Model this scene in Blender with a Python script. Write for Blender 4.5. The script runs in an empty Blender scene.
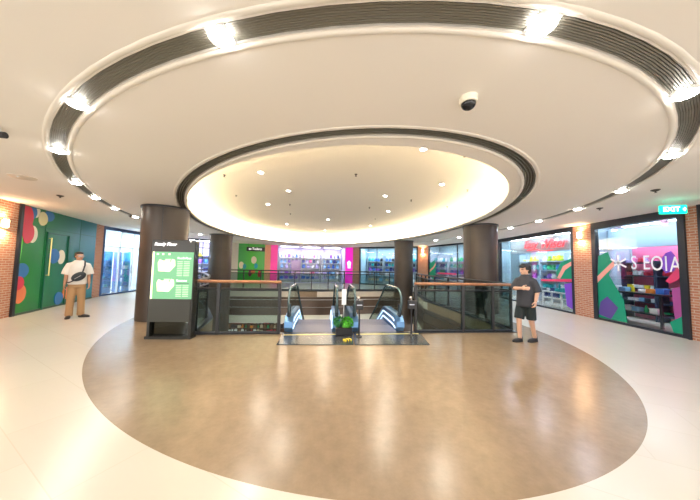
import bpy, bmesh, math, random
from mathutils import Vector, Matrix
from mathutils.geometry import tessellate_polygon
random.seed(7)
SC = bpy.context.scene
COL = SC.collection
PI = math.pi
sin, cos, rad = math.sin, math.cos, math.radians

# ------------------------------------------------------------------ camera
cam_data = bpy.data.cameras.new('camera')
cam_data.sensor_width = 36.0
cam_data.lens = 36.0 * 250 / 700
cam_data.clip_start = 0.05
cam = bpy.data.objects.new('camera', cam_data)
COL.objects.link(cam)
PITCH, ROLL = math.atan(15 / 250), rad(1.1)
U_ = Vector((0, -sin(PITCH), cos(PITCH))); R_ = Vector((1, 0, 0))
right = R_ * cos(ROLL) + U_ * sin(ROLL)
up = U_ * cos(ROLL) - R_ * sin(ROLL)
fwd = Vector((0, cos(PITCH), sin(PITCH)))
mw = Matrix((right, up, -fwd)).transposed().to_4x4()
mw.translation = Vector((0, 0, 1.5))
cam.matrix_world = mw
SC.camera = cam

# ------------------------------------------------------------------ world and exposure
world = bpy.data.worlds.new('world')
SC.world = world
world.use_nodes = True
wb = world.node_tree.nodes['Background']
wb.inputs[0].default_value = (1.0, 0.95, 0.89, 1)
wb.inputs[1].default_value = 2.0
SC.view_settings.view_transform = 'Standard'
SC.view_settings.look = 'None'
SC.view_settings.gamma = 1.0
SC.view_settings.use_curve_mapping = False
SC.view_settings.exposure = 0.95
RING_W, DOME_W, SHOP_E, COVE_E = 6.5, 16.0, 26.0, 26.0

# ------------------------------------------------------------------ materials
MATS = {}
def mat(name, color, rough=0.5, metal=0.0, emit=None, es=0.0, noise=0.0, nscale=8.0, spec=0.5, bump=0.0):
    if name in MATS: return MATS[name]
    m = bpy.data.materials.new(name); m.use_nodes = True
    nt = m.node_tree; b = nt.nodes['Principled BSDF']
    c = (color[0], color[1], color[2], 1)
    b.inputs['Base Color'].default_value = c
    b.inputs['Roughness'].default_value = rough
    b.inputs['Metallic'].default_value = metal
    b.inputs['Specular IOR Level'].default_value = spec
    if emit:
        b.inputs['Emission Color'].default_value = (emit[0], emit[1], emit[2], 1)
        b.inputs['Emission Strength'].default_value = es
    if noise or bump:
        tc = nt.nodes.new('ShaderNodeTexCoord'); n = nt.nodes.new('ShaderNodeTexNoise')
        n.inputs['Scale'].default_value = nscale; n.inputs['Detail'].default_value = 5
        nt.links.new(tc.outputs['Object'], n.inputs['Vector'])
        if noise:
            r = nt.nodes.new('ShaderNodeValToRGB')
            r.color_ramp.elements[0].position = 0.3; r.color_ramp.elements[1].position = 0.7
            r.color_ramp.elements[0].color = tuple(max(0, v * (1 - noise)) for v in color) + (1,)
            r.color_ramp.elements[1].color = tuple(min(1, v * (1 + noise)) for v in color) + (1,)
            nt.links.new(n.outputs['Fac'], r.inputs['Fac']); nt.links.new(r.outputs['Color'], b.inputs['Base Color'])
        if bump:
            bp = nt.nodes.new('ShaderNodeBump'); bp.inputs['Strength'].default_value = bump
            nt.links.new(n.outputs['Fac'], bp.inputs['Height']); nt.links.new(bp.outputs['Normal'], b.inputs['Normal'])
    MATS[name] = m
    return m

def glass_mat(name, tint, refl=0.10, rough=0.02):
    if name in MATS: return MATS[name]
    m = bpy.data.materials.new(name); m.use_nodes = True
    nt = m.node_tree; nt.nodes.remove(nt.nodes['Principled BSDF'])
    out = nt.nodes['Material Output']
    t = nt.nodes.new('ShaderNodeBsdfTransparent'); t.inputs[0].default_value = tint + (1,)
    g = nt.nodes.new('ShaderNodeBsdfGlossy'); g.inputs['Roughness'].default_value = rough
    fr = nt.nodes.new('ShaderNodeFresnel'); fr.inputs['IOR'].default_value = 1.45
    mp = nt.nodes.new('ShaderNodeMath'); mp.operation = 'MULTIPLY_ADD'
    mp.inputs[1].default_value = 0.45; mp.inputs[2].default_value = 0.0
    mx = nt.nodes.new('ShaderNodeMixShader')
    nt.links.new(fr.outputs[0], mp.inputs[0]); nt.links.new(mp.outputs[0], mx.inputs[0])
    nt.links.new(t.outputs[0], mx.inputs[1]); nt.links.new(g.outputs[0], mx.inputs[2])
    nt.links.new(mx.outputs[0], out.inputs['Surface'])
    MATS[name] = m
    return m

def floor_mat():
    m = bpy.data.materials.new('floor_stone'); m.use_nodes = True
    nt = m.node_tree; N = nt.nodes.new; L = nt.links.new
    b = nt.nodes['Principled BSDF']
    tc = N('ShaderNodeTexCoord')
    mp = N('ShaderNodeMapping'); mp.vector_type = 'TEXTURE'
    mp.inputs['Location'].default_value = (-0.801, 8.0, 0)
    mp.inputs['Rotation'].default_value = (0, 0, rad(-62.4))
    mp.inputs['Scale'].default_value = (6.657, 5.004, 100)
    L(tc.outputs['Object'], mp.inputs['Vector'])
    ln = N('ShaderNodeVectorMath'); ln.operation = 'LENGTH'; L(mp.outputs[0], ln.inputs[0])
    lt = N('ShaderNodeMath'); lt.operation = 'LESS_THAN'; lt.inputs[1].default_value = 1.0
    L(ln.outputs['Value'], lt.inputs[0])
    # tan stone with mottling
    n1 = N('ShaderNodeTexNoise'); n1.inputs['Scale'].default_value = 1.1; n1.inputs['Detail'].default_value = 8; n1.inputs['Roughness'].default_value = 0.65
    n2 = N('ShaderNodeTexNoise'); n2.inputs['Scale'].default_value = 9; n2.inputs['Detail'].default_value = 8; n2.inputs['Roughness'].default_value = 0.7
    L(tc.outputs['Object'], n1.inputs['Vector']); L(tc.outputs['Object'], n2.inputs['Vector'])
    ad = N('ShaderNodeMath'); ad.operation = 'ADD'; L(n1.outputs['Fac'], ad.inputs[0]); L(n2.outputs['Fac'], ad.inputs[1])
    hv = N('ShaderNodeMath'); hv.operation = 'MULTIPLY'; hv.inputs[1].default_value = 0.5; L(ad.outputs[0], hv.inputs[0])
    r = N('ShaderNodeValToRGB')
    r.color_ramp.elements[0].position = 0.36; r.color_ramp.elements[0].color = TAN_DARK
    r.color_ramp.elements[1].position = 0.62; r.color_ramp.elements[1].color = TAN_LIGHT
    L(hv.outputs[0], r.inputs['Fac'])
    # cream tiles with fine joints
    br = N('ShaderNodeTexBrick'); br.offset = 0.5
    br.inputs['Color1'].default_value = CREAM_A; br.inputs['Color2'].default_value = CREAM_B
    br.inputs['Mortar'].default_value = CREAM_J
    br.inputs['Scale'].default_value = 1.0; br.inputs['Mortar Size'].default_value = 0.0035
    br.inputs['Brick Width'].default_value = 1.2; br.inputs['Row Height'].default_value = 0.6
    rot = N('ShaderNodeMapping'); rot.inputs['Rotation'].default_value = (0, 0, rad(28))
    L(tc.outputs['Object'], rot.inputs['Vector']); L(rot.outputs[0], br.inputs['Vector'])
    mx = N('ShaderNodeMix'); mx.data_type = 'RGBA'
    L(lt.outputs[0], mx.inputs['Factor']); L(br.outputs['Color'], mx.inputs['A']); L(r.outputs['Color'], mx.inputs['B'])
    L(mx.outputs['Result'], b.inputs['Base Color'])
    b.inputs['Roughness'].default_value = 0.2
    b.inputs['Specular IOR Level'].default_value = 0.5
    rr = N('ShaderNodeMapRange'); rr.inputs['To Min'].default_value = 0.235; rr.inputs['To Max'].default_value = 0.255
    L(n2.outputs['Fac'], rr.inputs['Value']); L(rr.outputs[0], b.inputs['Roughness'])
    return m
TAN_DARK = (0.235, 0.170, 0.108, 1); TAN_LIGHT = (0.31, 0.228, 0.15, 1)
CREAM_A = (0.62, 0.58, 0.515, 1); CREAM_B = (0.60, 0.56, 0.495, 1); CREAM_J = (0.56, 0.51, 0.43, 1)

def brick_mat():
    m = bpy.data.materials.new('brick'); m.use_nodes = True
    nt = m.node_tree; N = nt.nodes.new; L = nt.links.new
    b = nt.nodes['Principled BSDF']; tc = N('ShaderNodeTexCoord')
    sp = N('ShaderNodeSeparateXYZ'); cb = N('ShaderNodeCombineXYZ')
    L(tc.outputs['Object'], sp.inputs[0]); L(sp.outputs['X'], cb.inputs['X']); L(sp.outputs['Z'], cb.inputs['Y'])
    br = N('ShaderNodeTexBrick')
    br.inputs['Color1'].default_value = (0.38, 0.14, 0.075, 1); br.inputs['Color2'].default_value = (0.47, 0.21, 0.12, 1)
    br.inputs['Mortar'].default_value = (0.52, 0.40, 0.32, 1)
    br.inputs['Scale'].default_value = 1.0; br.inputs['Mortar Size'].default_value = 0.008
    br.inputs['Brick Width'].default_value = 0.19; br.inputs['Row Height'].default_value = 0.06
    L(cb.outputs[0], br.inputs['Vector']); L(br.outputs['Color'], b.inputs['Base Color'])
    bp = N('ShaderNodeBump'); bp.inputs['Strength'].default_value = 0.5; bp.inputs['Distance'].default_value = 0.01; bp.invert = True
    L(br.outputs['Fac'], bp.inputs['Height']); L(bp.outputs['Normal'], b.inputs['Normal'])
    b.inputs['Roughness'].default_value = 0.8
    return m
def mural_mat(name, stops, axis_len):
    m = bpy.data.materials.new(name); m.use_nodes = True
    nt = m.node_tree; N = nt.nodes.new; L = nt.links.new
    b = nt.nodes['Principled BSDF']; tc = N('ShaderNodeTexCoord')
    sp = N('ShaderNodeSeparateXYZ'); L(tc.outputs['Object'], sp.inputs[0])
    mr = N('ShaderNodeMapRange'); mr.inputs['From Max'].default_value = axis_len; L(sp.outputs['X'], mr.inputs['Value'])
    r = N('ShaderNodeValToRGB')
    e = r.color_ramp.elements
    e[0].position, e[0].color = stops[0][0], stops[0][1] + (1,)
    e[1].position, e[1].color = stops[-1][0], stops[-1][1] + (1,)
    for p, c in stops[1:-1]:
        q = e.new(p); q.color = c + (1,)
    L(mr.outputs[0], r.inputs['Fac']); L(r.outputs['Color'], b.inputs['Base Color'])
    b.inputs['Roughness'].default_value = 0.35
    return m

M_CEIL = mat('ceiling_paint', (0.89, 0.85, 0.79), 0.7)
M_TRIM = mat('ceiling_trim', (0.86, 0.82, 0.74), 0.5)
M_LOUV = mat('louvre_metal', (0.24, 0.23, 0.19), 0.45, 0.3)
M_SLOT = mat('slot_void', (0.10, 0.09, 0.07), 0.8)
M_COLUMN = mat('column_bronze', (0.052, 0.038, 0.030), 0.42, 0.0, noise=0.15, nscale=1.6)
M_BLACK = mat('black_metal', (0.012, 0.013, 0.017), 0.35)
M_DARK = mat('dark_frame', (0.015, 0.02, 0.03), 0.3)
M_STEEL = mat('brushed_steel', (0.62, 0.64, 0.67), 0.28, 1.0)
M_CHROME = mat('chrome', (0.85, 0.86, 0.88), 0.1, 1.0)
M_WOOD = mat('handrail_wood', (0.33, 0.15, 0.07), 0.32, noise=0.25, nscale=6)
M_GLASS = glass_mat('clear_glass', (0.93, 0.96, 0.96))
M_RGLASS = glass_mat('rail_glass', (0.66, 0.75, 0.74))
M_FASCIA = mat('fascia_panel', (0.10, 0.068, 0.05), 0.3, 0.2, noise=0.08, nscale=0.7)
M_RACK = mat('rack_pale', (0.42, 0.50, 0.58), 0.5)
M_WHITE = mat('white_paint', (0.82, 0.82, 0.82), 0.5)
M_WALL = mat('wall_plaster', (0.78, 0.74, 0.68), 0.7)
M_BRICK = brick_mat()
M_RUBBER = mat('rubber', (0.02, 0.025, 0.03), 0.4)

# ------------------------------------------------------------------ mesh helpers
def bm_box(bm, sx, sy, sz, c=(0, 0, 0), rz=0.0, bev=0.0):
    M = Matrix.Translation(c) @ Matrix.Rotation(rz, 4, 'Z') @ Matrix.Diagonal((sx, sy, sz, 1))
    r = bmesh.ops.create_cube(bm, size=1, matrix=M)
    if bev:
        es = list({e for v in r['verts'] for e in v.link_edges})
        bmesh.ops.bevel(bm, geom=es, offset=bev, segments=2, affect='EDGES', profile=0.5)
def bm_cyl(bm, r1, r2, h, c=(0, 0, 0), seg=24, M0=None):
    M = (M0 or Matrix()) @ Matrix.Translation((c[0], c[1], c[2] + h / 2))
    bmesh.ops.create_cone(bm, cap_ends=True, segments=seg, radius1=r1, radius2=r2, depth=h, matrix=M)
def bm_lathe(bm, prof, seg=24, c=(0, 0, 0)):
    rings = []
    for r, z in prof:
        rings.append([bm.verts.new((c[0] + r * cos(2 * PI * k / seg), c[1] + r * sin(2 * PI * k / seg), c[2] + z)) for k in range(seg)])
    for a, b in zip(rings, rings[1:]):
        for k in range(seg):
            bm.faces.new((a[k], a[(k + 1) % seg], b[(k + 1) % seg], b[k]))
    bm.faces.new(rings[0][::-1]); bm.faces.new(rings[-1])
def frames(pts, closed=False):
    """side and up vectors along a path, carried along without twisting"""
    n = len(pts); out = []; side = None
    for i in range(n):
        a = pts[(i - 1) % n] if (closed or i > 0) else pts[i]
        b = pts[(i + 1) % n] if (closed or i < n - 1) else pts[i]
        t = (b - a).normalized()
        if side is None:
            ref = Vector((0, 0, 1)) if abs(t.z) < 0.95 else Vector((1, 0, 0))
            side = t.cross(ref).normalized()
        else:
            side = (side - t * side.dot(t)).normalized()
        out.append((side, side.cross(t).normalized()))
    return out
def bm_tube(bm, pts, rads, seg=10, closed=False, flat=1.0):
    pts = [Vector(p) for p in pts]
    if not isinstance(rads, (list, tuple)): rads = [rads] * len(pts)
    fr = frames(pts, closed); rings = []
    for p, r, (s, u) in zip(pts, rads, fr):
        rings.append([bm.verts.new(p + s * (r * cos(2 * PI * k / seg)) + u * (r * flat * sin(2 * PI * k / seg))) for k in range(seg)])
    m = len(rings)
    for i in range(m if closed else m - 1):
        a, b = rings[i], rings[(i + 1) % m]
        for k in range(seg): bm.faces.new((a[k], a[(k + 1) % seg], b[(k + 1) % seg], b[k]))
    if not closed:
        bm.faces.new(rings[0][::-1]); bm.faces.new(rings[-1])
def bm_prism(bm, poly, z0, z1, holes=()):
    """extrude a 2-D outline (with holes) from z0 to z1"""
    loops = [[Vector((p[0], p[1], 0)) for p in l] for l in (poly,) + tuple(holes)]
    flat = [p for l in loops for p in l]
    tris = tessellate_polygon(loops)
    lo = [bm.verts.new((p.x, p.y, z0)) for p in flat]; hi = [bm.verts.new((p.x, p.y, z1)) for p in flat]
    for a, b, c in tris:
        bm.faces.new((hi[a], hi[b], hi[c])); bm.faces.new((lo[c], lo[b], lo[a]))
    o = 0
    for l in loops:
        n = len(l)
        for i in range(n):
            j = (i + 1) % n; bm.faces.new((lo[o + i], lo[o + j], hi[o + j], hi[o + i]))
        o += n
def bm_plate(bm, poly, y0, y1):
    """outline given in x,z extruded along y"""
    b2 = bmesh.new(); bm_prism(b2, poly, y0, y1)
    b2.transform(Matrix(((1, 0, 0, 0), (0, 0, 1, 0), (0, 1, 0, 0), (0, 0, 0, 1))))
    me = bpy.data.meshes.new('t'); b2.to_mesh(me); b2.free(); bm.from_mesh(me); bpy.data.meshes.remove(me)
def bm_sphere(bm, r, c=(0, 0, 0), sc=(1, 1, 1), u=18, v=12):
    bmesh.ops.create_uvsphere(bm, u_segments=u, v_segments=v, radius=r, matrix=Matrix.Translation(c) @ Matrix.Diagonal(sc + (1,)))
def bm_loft(bm, rings, seg=20):
    """rings: (cx, cy, cz, rx, ry) stacked ellipses"""
    R = []
    for cx, cy, cz, rx, ry in rings:
        R.append([bm.verts.new((cx + rx * cos(2 * PI * k / seg), cy + ry * sin(2 * PI * k / seg), cz)) for k in range(seg)])
    for a, b in zip(R, R[1:]):
        for k in range(seg): bm.faces.new((a[k], a[(k + 1) % seg], b[(k + 1) % seg], b[k]))
    bm.faces.new(R[0][::-1]); bm.faces.new(R[-1])

def obj(name, bm, m, parent=None, smooth=None, loc=None, rotz=0.0):
    me = bpy.data.meshes.new(name)
    bmesh.ops.recalc_face_normals(bm, faces=bm.faces[:])
    bm.to_mesh(me); bm.free()
    o = bpy.data.objects.new(name, me); COL.objects.link(o)
    if m: me.materials.append(m)
    if parent: o.parent = parent
    if loc: o.location = loc
    if rotz: o.rotation_euler.z = rotz
    if smooth is not None:
        me.polygons.foreach_set('use_smooth', [True] * len(me.polygons))
        me.set_sharp_from_angle(angle=rad(smooth))
    return o
def tag(o, label, cat, group=None, kind=None):
    o['label'] = label; o['category'] = cat
    if group: o['group'] = group
    if kind: o['kind'] = kind
    return o
def thing(name, label, cat, loc=(0, 0, 0), rotz=0.0, group=None):
    o = bpy.data.objects.new(name, None); COL.objects.link(o)
    o.location = loc; o.rotation_euler.z = rotz; o.empty_display_size = 0.1
    return tag(o, label, cat, group)
def struct(name, bm, m, parent=None, smooth=None, loc=None, rotz=0.0, label=None):
    o = obj(name, bm, m, parent, smooth, loc, rotz)
    if parent is None: o['kind'] = 'structure'
    return o
def part_box(name, parent, m, sx, sy, sz, c, bev=0.0, rz=0.0):
    bm = bmesh.new(); bm_box(bm, sx, sy, sz, c, rz, bev); return obj(name, bm, m, parent)
def lamp(parent, loc, power, color, size=0.18, spread=170, rot=(0, 0, 0), name='lamp'):
    d = bpy.data.lights.new(name, 'AREA'); d.shape = 'DISK'; d.size = size; d.energy = power; d.color = color; d.spread = rad(spread)
    o = bpy.data.objects.new(name, d); COL.objects.link(o); o.parent = parent; o.location = loc; o.rotation_euler = rot
    return o
def text_bm(s, size, ext=0.004, shear=0.0, bold=0.0, align='CENTER'):
    cu = bpy.data.curves.new('t', 'FONT'); cu.body = s; cu.size = size; cu.extrude = ext; cu.shear = shear; cu.offset = bold
    cu.align_x = align; cu.align_y = 'CENTER'; cu.resolution_u = 4
    o = bpy.data.objects.new('t', cu); COL.objects.link(o)
    dg = bpy.context.evaluated_depsgraph_get(); dg.update()
    me = bpy.data.meshes.new_from_object(o.evaluated_get(dg))
    bm = bmesh.new(); bm.from_mesh(me)
    bpy.data.objects.remove(o); bpy.data.meshes.remove(me); bpy.data.curves.remove(cu)
    bm.transform(Matrix.Rotation(PI / 2, 4, 'X'))          # upright, reads from -y
    return bm
def ell_pts(c, ax, ang, n=144, off=0.0):
    a = rad(ang); out = []
    for k in range(n):
        t = 2 * PI * k / n
        x, y = (ax[0]) * cos(t), (ax[1]) * sin(t)
        nx, ny = cos(t) / ax[0], sin(t) / ax[1]; l = math.hypot(nx, ny)
        x += off * nx / l; y += off * ny / l
        out.append((c[0] + x * cos(a) - y * sin(a), c[1] + x * sin(a) + y * cos(a)))
    return out
def bm_band(bm, A, B, za, zb):
    n = len(A)
    va = [bm.verts.new((p[0], p[1], za)) for p in A]; vb = [bm.verts.new((p[0], p[1], zb)) for p in B]
    for k in range(n): bm.faces.new((va[k], va[(k + 1) % n], vb[(k + 1) % n], vb[k]))

CZ = 2.95
OUT = ((-1.044, 10.522), (9.475, 6.54), -72.2)
INN = ((-1.011, 10.665), (8.309, 4.833), -74.4)
HOLE = ((-1.006, 10.3), (7.547, 4.523), -73.9)

# ------------------------------------------------------------------ floor, void, ceiling
VOID = [(-3.25, 5.36), (3.86, 6.05), (3.86, 6.7), (3.78, 7.6), (3.55, 9.5), (3.3, 11.2), (3.55, 13.0), (3.75, 14.4), (3.3, 15.3), (2.2, 15.3),
        (0.2, 14.75), (-1.65, 14.35), (-3.7, 14.15), (-5.94, 13.95), (-7.6, 13.9), (-7.75, 12.6), (-6.5, 10.9), (-5.0, 8.9), (-3.7, 6.9)]
bm = bmesh.new()
bm_prism(bm, [(-15, -6), (13, -6), (13, 27), (-15, 27)], -0.35, 0.0, (VOID,))
struct('floor', bm, floor_mat())
# deep edge of the slab round the void: dark panels with two reveals, pale lower lip
def offset_loop(loop, d):
    n = len(loop); out = []
    for i in range(n):
        p, a, b = Vector(loop[i]), Vector(loop[i - 1]), Vector(loop[(i + 1) % n])
        e1, e2 = (p - a).normalized(), (b - p).normalized()
        n1, n2 = Vector((e1.y, -e1.x)), Vector((e2.y, -e2.x))
        v = n1 + n2; v = v / max(0.4, v.length_squared) * 2
        out.append(tuple(p + v * d))
    return out
def void_wall(name, z0, z1, off, m, th=0.12):
    bm = bmesh.new(); bm_prism(bm, offset_loop(VOID, off + th), z0, z1, (offset_loop(VOID, off),))
    return struct(name, bm, m)
void_wall('trim_1', -0.04, 0.012, -0.012, M_DARK)
void_wall('trim_2', -0.50, -0.36, 0.0, M_FASCIA)
void_wall('trim_3', -0.92, -0.53, 0.0, M_FASCIA)
void_wall('trim_4', -1.36, -0.95, 0.0, M_FASCIA)
void_wall('trim_5', -1.72, -1.37, -0.10, mat('lower_lip', (0.72, 0.74, 0.68), 0.5), 0.3)
bm = bmesh.new(); bm_prism(bm, [(-15, -2), (13, -2), (13, 27), (-15, 27)], -1.80, -1.70, (offset_loop(VOID, 0.05),))
struct('trim_6', bm, M_WHITE)
bm = bmesh.new(); bm_box(bm, 28, 29, 0.1, (-1, 12.5, -5.05)); struct('trim_7', bm, mat('lower_floor', (0.55, 0.5, 0.42), 0.3))

bm = bmesh.new()
bm_prism(bm, [(-15, -6), (13, -6), (13, 27), (-15, 27)], CZ, CZ + 0.06, (ell_pts(*OUT),))
struct('ceiling', bm, M_CEIL)
SL = 0.14
bm = bmesh.new()
bm_prism(bm, ell_pts(*OUT, off=-SL), CZ, CZ + 0.06, (ell_pts(*INN),))
struct('ceiling_1', bm, M_CEIL)
SI = 0.15
bm = bmesh.new()      # lip round the recess
A, B = ell_pts(*INN, off=-SI), ell_pts(*HOLE)
bm_band(bm, A, B, CZ, CZ); bm_band(bm, B, B, CZ, CZ + 0.05); bm_band(bm, B, A, CZ + 0.05, CZ + 0.05); bm_band(bm, A, A, CZ, CZ + 0.05)
struct('ceiling_2', bm, M_CEIL, smooth=40)
def slot(name, E, w, deep, nlou):
    o1, o2 = ell_pts(*E, off=0.0), ell_pts(*E, off=-w)
    bm = bmesh.new(); bm_band(bm, o1, o1, CZ, CZ + deep); bm_band(bm, o2, o2, CZ, CZ + deep)
    struct(name[0], bm, M_TRIM, smooth=40)
    bm = bmesh.new(); bm_band(bm, o1, o2, CZ + deep, CZ + deep)
    struct(name[1], bm, M_SLOT)
    bm = bmesh.new()
    for k in range(nlou):
        f = (k + 0.5) / nlou
        a, b = ell_pts(*E, off=-w * f + 0.0055), ell_pts(*E, off=-w * f - 0.0055)
        bm_band(bm, a, b, CZ + 0.015, CZ + 0.015); bm_band(bm, a, a, CZ + 0.015, CZ + deep); bm_band(bm, b, b, CZ + 0.015, CZ + deep)
    struct(name[2], bm, M_LOUV)
    # painted beads on both sides of the slot
    bm = bmesh.new()
    for off in (0.035, -w - 0.035):
        bm_tube(bm, [(p[0], p[1], CZ) for p in ell_pts(*E, off=off)], 0.022, 8, True, 0.35)
    struct(name[3], bm, M_TRIM, smooth=60)
slot(('trim_8', 'trim_9', 'trim_10', 'trim_11'), OUT, SL, 0.045, 9)
slot(('trim_12', 'trim_13', 'trim_14', 'trim_15'), INN, SI, 0.05, 4)
DZ = 3.65
D0 = ell_pts(*HOLE, off=0.42)
bm = bmesh.new()
vs = [bm.verts.new((p[0], p[1], DZ)) for p in D0]; bm.faces.new(vs)
bm_band(bm, D0, D0, DZ, CZ + 0.05)
struct('ceiling_3', bm, M_CEIL)
bm = bmesh.new(); bm_tube(bm, [(p[0], p[1], CZ + 0.10) for p in ell_pts(*HOLE, off=0.26)], 0.022, 6, True)
tag(obj('cove_light', bm, mat('cove_led', (1, 1, 1), 0.5, emit=(1.0, 0.80, 0.50), es=COVE_E), smooth=60), 'warm light strip hidden inside the rim of the oval ceiling recess', 'light strip')

# ------------------------------------------------------------------ columns
def column(cx, cy, z0, label, r=0.53):
    t = thing('column', label, 'column', (cx, cy, z0), 0, 'dark round columns about the void')
    bm = bmesh.new(); bm_cyl(bm, r, r, CZ - 0.05 - z0, (0, 0, 0), 56); obj('shaft', bm, M_COLUMN, t, 40)
    bm = bmesh.new(); bm_cyl(bm, r + 0.03, r + 0.03, 0.045, (0, 0, CZ - 0.05 - z0), 56); obj('cap', bm, M_DARK, t, 40)
    bm = bmesh.new()
    for k in range(4):
        a = k * PI / 2 + 0.5; bm_box(bm, 0.012, 0.006, CZ - 0.06 - z0, (r * cos(a), r * sin(a), (CZ - 0.06 - z0) / 2), a + PI / 2)
    obj('panel_joint', bm, M_DARK, t)
column(-5.04, 6.78, 0, 'large dark round column directly behind the lit directory stand')
column(4.5, 8.62, 0, 'dark round column behind the right glass barrier, beside the walking person')
column(-6.72, 13.0, -5, 'dark round column rising through the void in front of the far green mural')
column(3.12, 14.5, -5, 'dark round column rising beyond the right escalator')

# ------------------------------------------------------------------ perimeter
W = [(-7.3, 3.1), (-8.73, 6.58), (-10.15, 9.95), (-10.35, 10.45), (-10.7, 13.4), (-9.9, 15.2), (-8.6, 16.2), (-8.3, 18.6), (-6.55, 19.25),
     (-6.15, 19.42), (-5.65, 19.55), (-0.36, 20.9), (0.25, 20.6), (0.75, 20.1), (4.9, 18.0), (5.5, 17.6), (7.55, 12.7), (7.55, 8.43), (7.55, 7.8), (7.55, 5.62), (7.55, 5.3), (7.55, 1.5)]
def seg(i):
    P, Q = Vector(W[i]), Vector(W[i + 1]); d = Q - P
    return P, d.length, math.atan2(d.y, d.x)
def wall_panel(name, i, m, th=0.15, z0=0.0, z1=CZ, off=0.0):
    P, L, a = seg(i); bm = bmesh.new(); bm_box(bm, L, th, z1 - z0, (L / 2, off + th / 2, (z0 + z1) / 2))
    return struct(name, bm, m, None, None, (P.x, P.y, 0), a)
wall_panel('wall_left', 0, M_BRICK)
mg = mural_mat('mural_green', [(0.0, (0.02, 0.24, 0.02)), (0.35, (0.0, 0.16, 0.05)), (0.6, (0.0, 0.14, 0.10)), (1.0, (0.0, 0.20, 0.28))], 3.66)
wl = wall_panel('wall_left_mural', 1, mg)
wall_panel('wall_left_brick', 2, M_BRICK)
wall_panel('wall_left_far', 6, M_WALL)
mg2 = mural_mat('mural_lime', [(0.0, (0.05, 0.42, 0.10)), (0.5, (0.06, 0.58, 0.04)), (1.0, (0.10, 0.55, 0.12))], 1.9)
w2 = wall_panel('wall_far_mural', 7, mg2)
wall_panel('wall_far_brick', 8, mat('salmon_brick', (0.85, 0.45, 0.28), 0.7, noise=0.15, nscale=20))
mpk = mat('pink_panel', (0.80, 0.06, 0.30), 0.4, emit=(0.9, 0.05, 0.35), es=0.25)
wall_panel('wall_far_pink', 9, mpk)
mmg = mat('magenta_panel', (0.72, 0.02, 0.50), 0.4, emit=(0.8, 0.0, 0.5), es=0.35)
w3 = wall_panel('wall_far_magenta', 11, mmg)
wall_panel('wall_far_brick_1', 12, M_BRICK)
wall_panel('wall_right_brick', 14, M_BRICK)
wall_panel('wall_right_pillar', 17, M_BRICK)
we = wall_panel('wall_right_end', 19, M_BRICK)
for x_ in (0.02, 0.28): part_box('corner_post', we, M_DARK, 0.04, 0.05, CZ, (x_, -0.02, CZ / 2))
wall_panel('wall_right', 20, M_DARK)

# balloons printed on the two green murals (flat vinyl, built as thin relief)
CV = {'red': (0.62, 0.03, 0.06), 'blue': (0.02, 0.16, 0.42), 'cream': (0.80, 0.74, 0.55), 'orange': (0.72, 0.19, 0.06), 'lime': (0.16, 0.75, 0.05), 'teal': (0.0, 0.33, 0.40),
      'maroon': (0.18, 0.02, 0.08), 'yellow': (0.75, 0.68, 0.35)}
def blob(parent, c, x, z, rx, rz, k=0, L=99):
    pts = []
    for q in range(32):
        t = 2 * PI * q / 32
        px = min(max(x + rx * cos(t), 0.02), L); pz = min(max(z + rz * sin(t) * (1 - 0.10 * cos(t)), 0.02), CZ - 0.02)
        pts.append((px, pz))
    bm = bmesh.new(); bm_plate(bm, pts, -0.002 - 0.0015 * k, 0.001)
    return obj('balloon', bm, mat('vinyl_' + c, CV[c], 0.35), parent)
k = 0
for c, x, z, rx, rz in [('lime', 0.05, 1.82, 0.06, 0.5), ('cream', 0.50, 2.86, 0.13, 0.19), ('blue', 0.36, 2.80, 0.16, 0.2), ('red', 0.16, 2.62, 0.24, 0.37), ('cream', 0.44, 2.19, 0.16, 0.24), ('red', 0.27, 2.22, 0.2, 0.3), ('blue', 1.01, 2.80, 0.2, 0.16), ('yellow', 0.76, 2.68, 0.18, 0.2),
                         ('cream', 1.69, 1.58, 0.17, 0.23), ('blue', 1.36, 1.6, 0.23, 0.23), ('blue', 0.17, 1.18, 0.22, 0.2), ('orange', 0.16, 0.57, 0.2, 0.26), ('red', 0.10, 0.85, 0.16, 0.18), ('blue', 1.72, 0.25, 0.2, 0.2), ('orange', 2.1, 0.38, 0.21, 0.2)]:
    blob(wl, c, x, z, rx, rz, k, 3.6); k += 1
k = 0
for c, x, z, rx, rz in [('cream', 1.1, 1.74, 0.19, 0.28), ('cream', 0.24, 1.34, 0.17, 0.26), ('teal', 0.46, 1.24, 0.12, 0.2), ('teal', 1.26, 1.29, 0.13, 0.2), ('maroon', 0.86, 0.72, 0.13, 0.24), ('orange', 1.07, 0.85, 0.15, 0.17), ('red', 1.52, 0.68, 0.12, 0.25)]:
    blob(w2, c, x, z, rx, rz, k, 1.84); k += 1
# black posts either side of the mural, flush door and panel joints
part_box('corner_post', wl, M_DARK, 0.09, 0.06, CZ, (-0.05, -0.02, CZ / 2))
bm = bmesh.new()
bm_box(bm, 0.014, 0.006, CZ, (0.9, -0.002, CZ / 2)); bm_box(bm, 0.014, 0.006, CZ, (2.62, -0.002, CZ / 2)); bm_box(bm, 3.5, 0.006, 0.012, (1.9, -0.002, 2.42))
obj('panel_joint', bm, mat('joint_green', (0.0, 0.11, 0.05), 0.5), wl)
P, L, a = seg(1)
bm = bmesh.new()
bm_box(bm, 0.035, 0.03, 2.3, (0.98, -0.02, 1.15)); bm_box(bm, 0.035, 0.03, 2.3, (1.98, -0.02, 1.15)); bm_box(bm, 1.03, 0.03, 0.035, (1.48, -0.02, 2.3))
struct('door_1', bm, mat('door_frame_green', (0.01, 0.13, 0.07), 0.4), None, None, (P.x, P.y, 0), a)
d1 = bpy.data.objects['door_1']
bm = bmesh.new(); bm_tube(bm, [(1.06, -0.07, 1.0), (1.06, -0.07, 2.15)], 0.016, 8)
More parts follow.
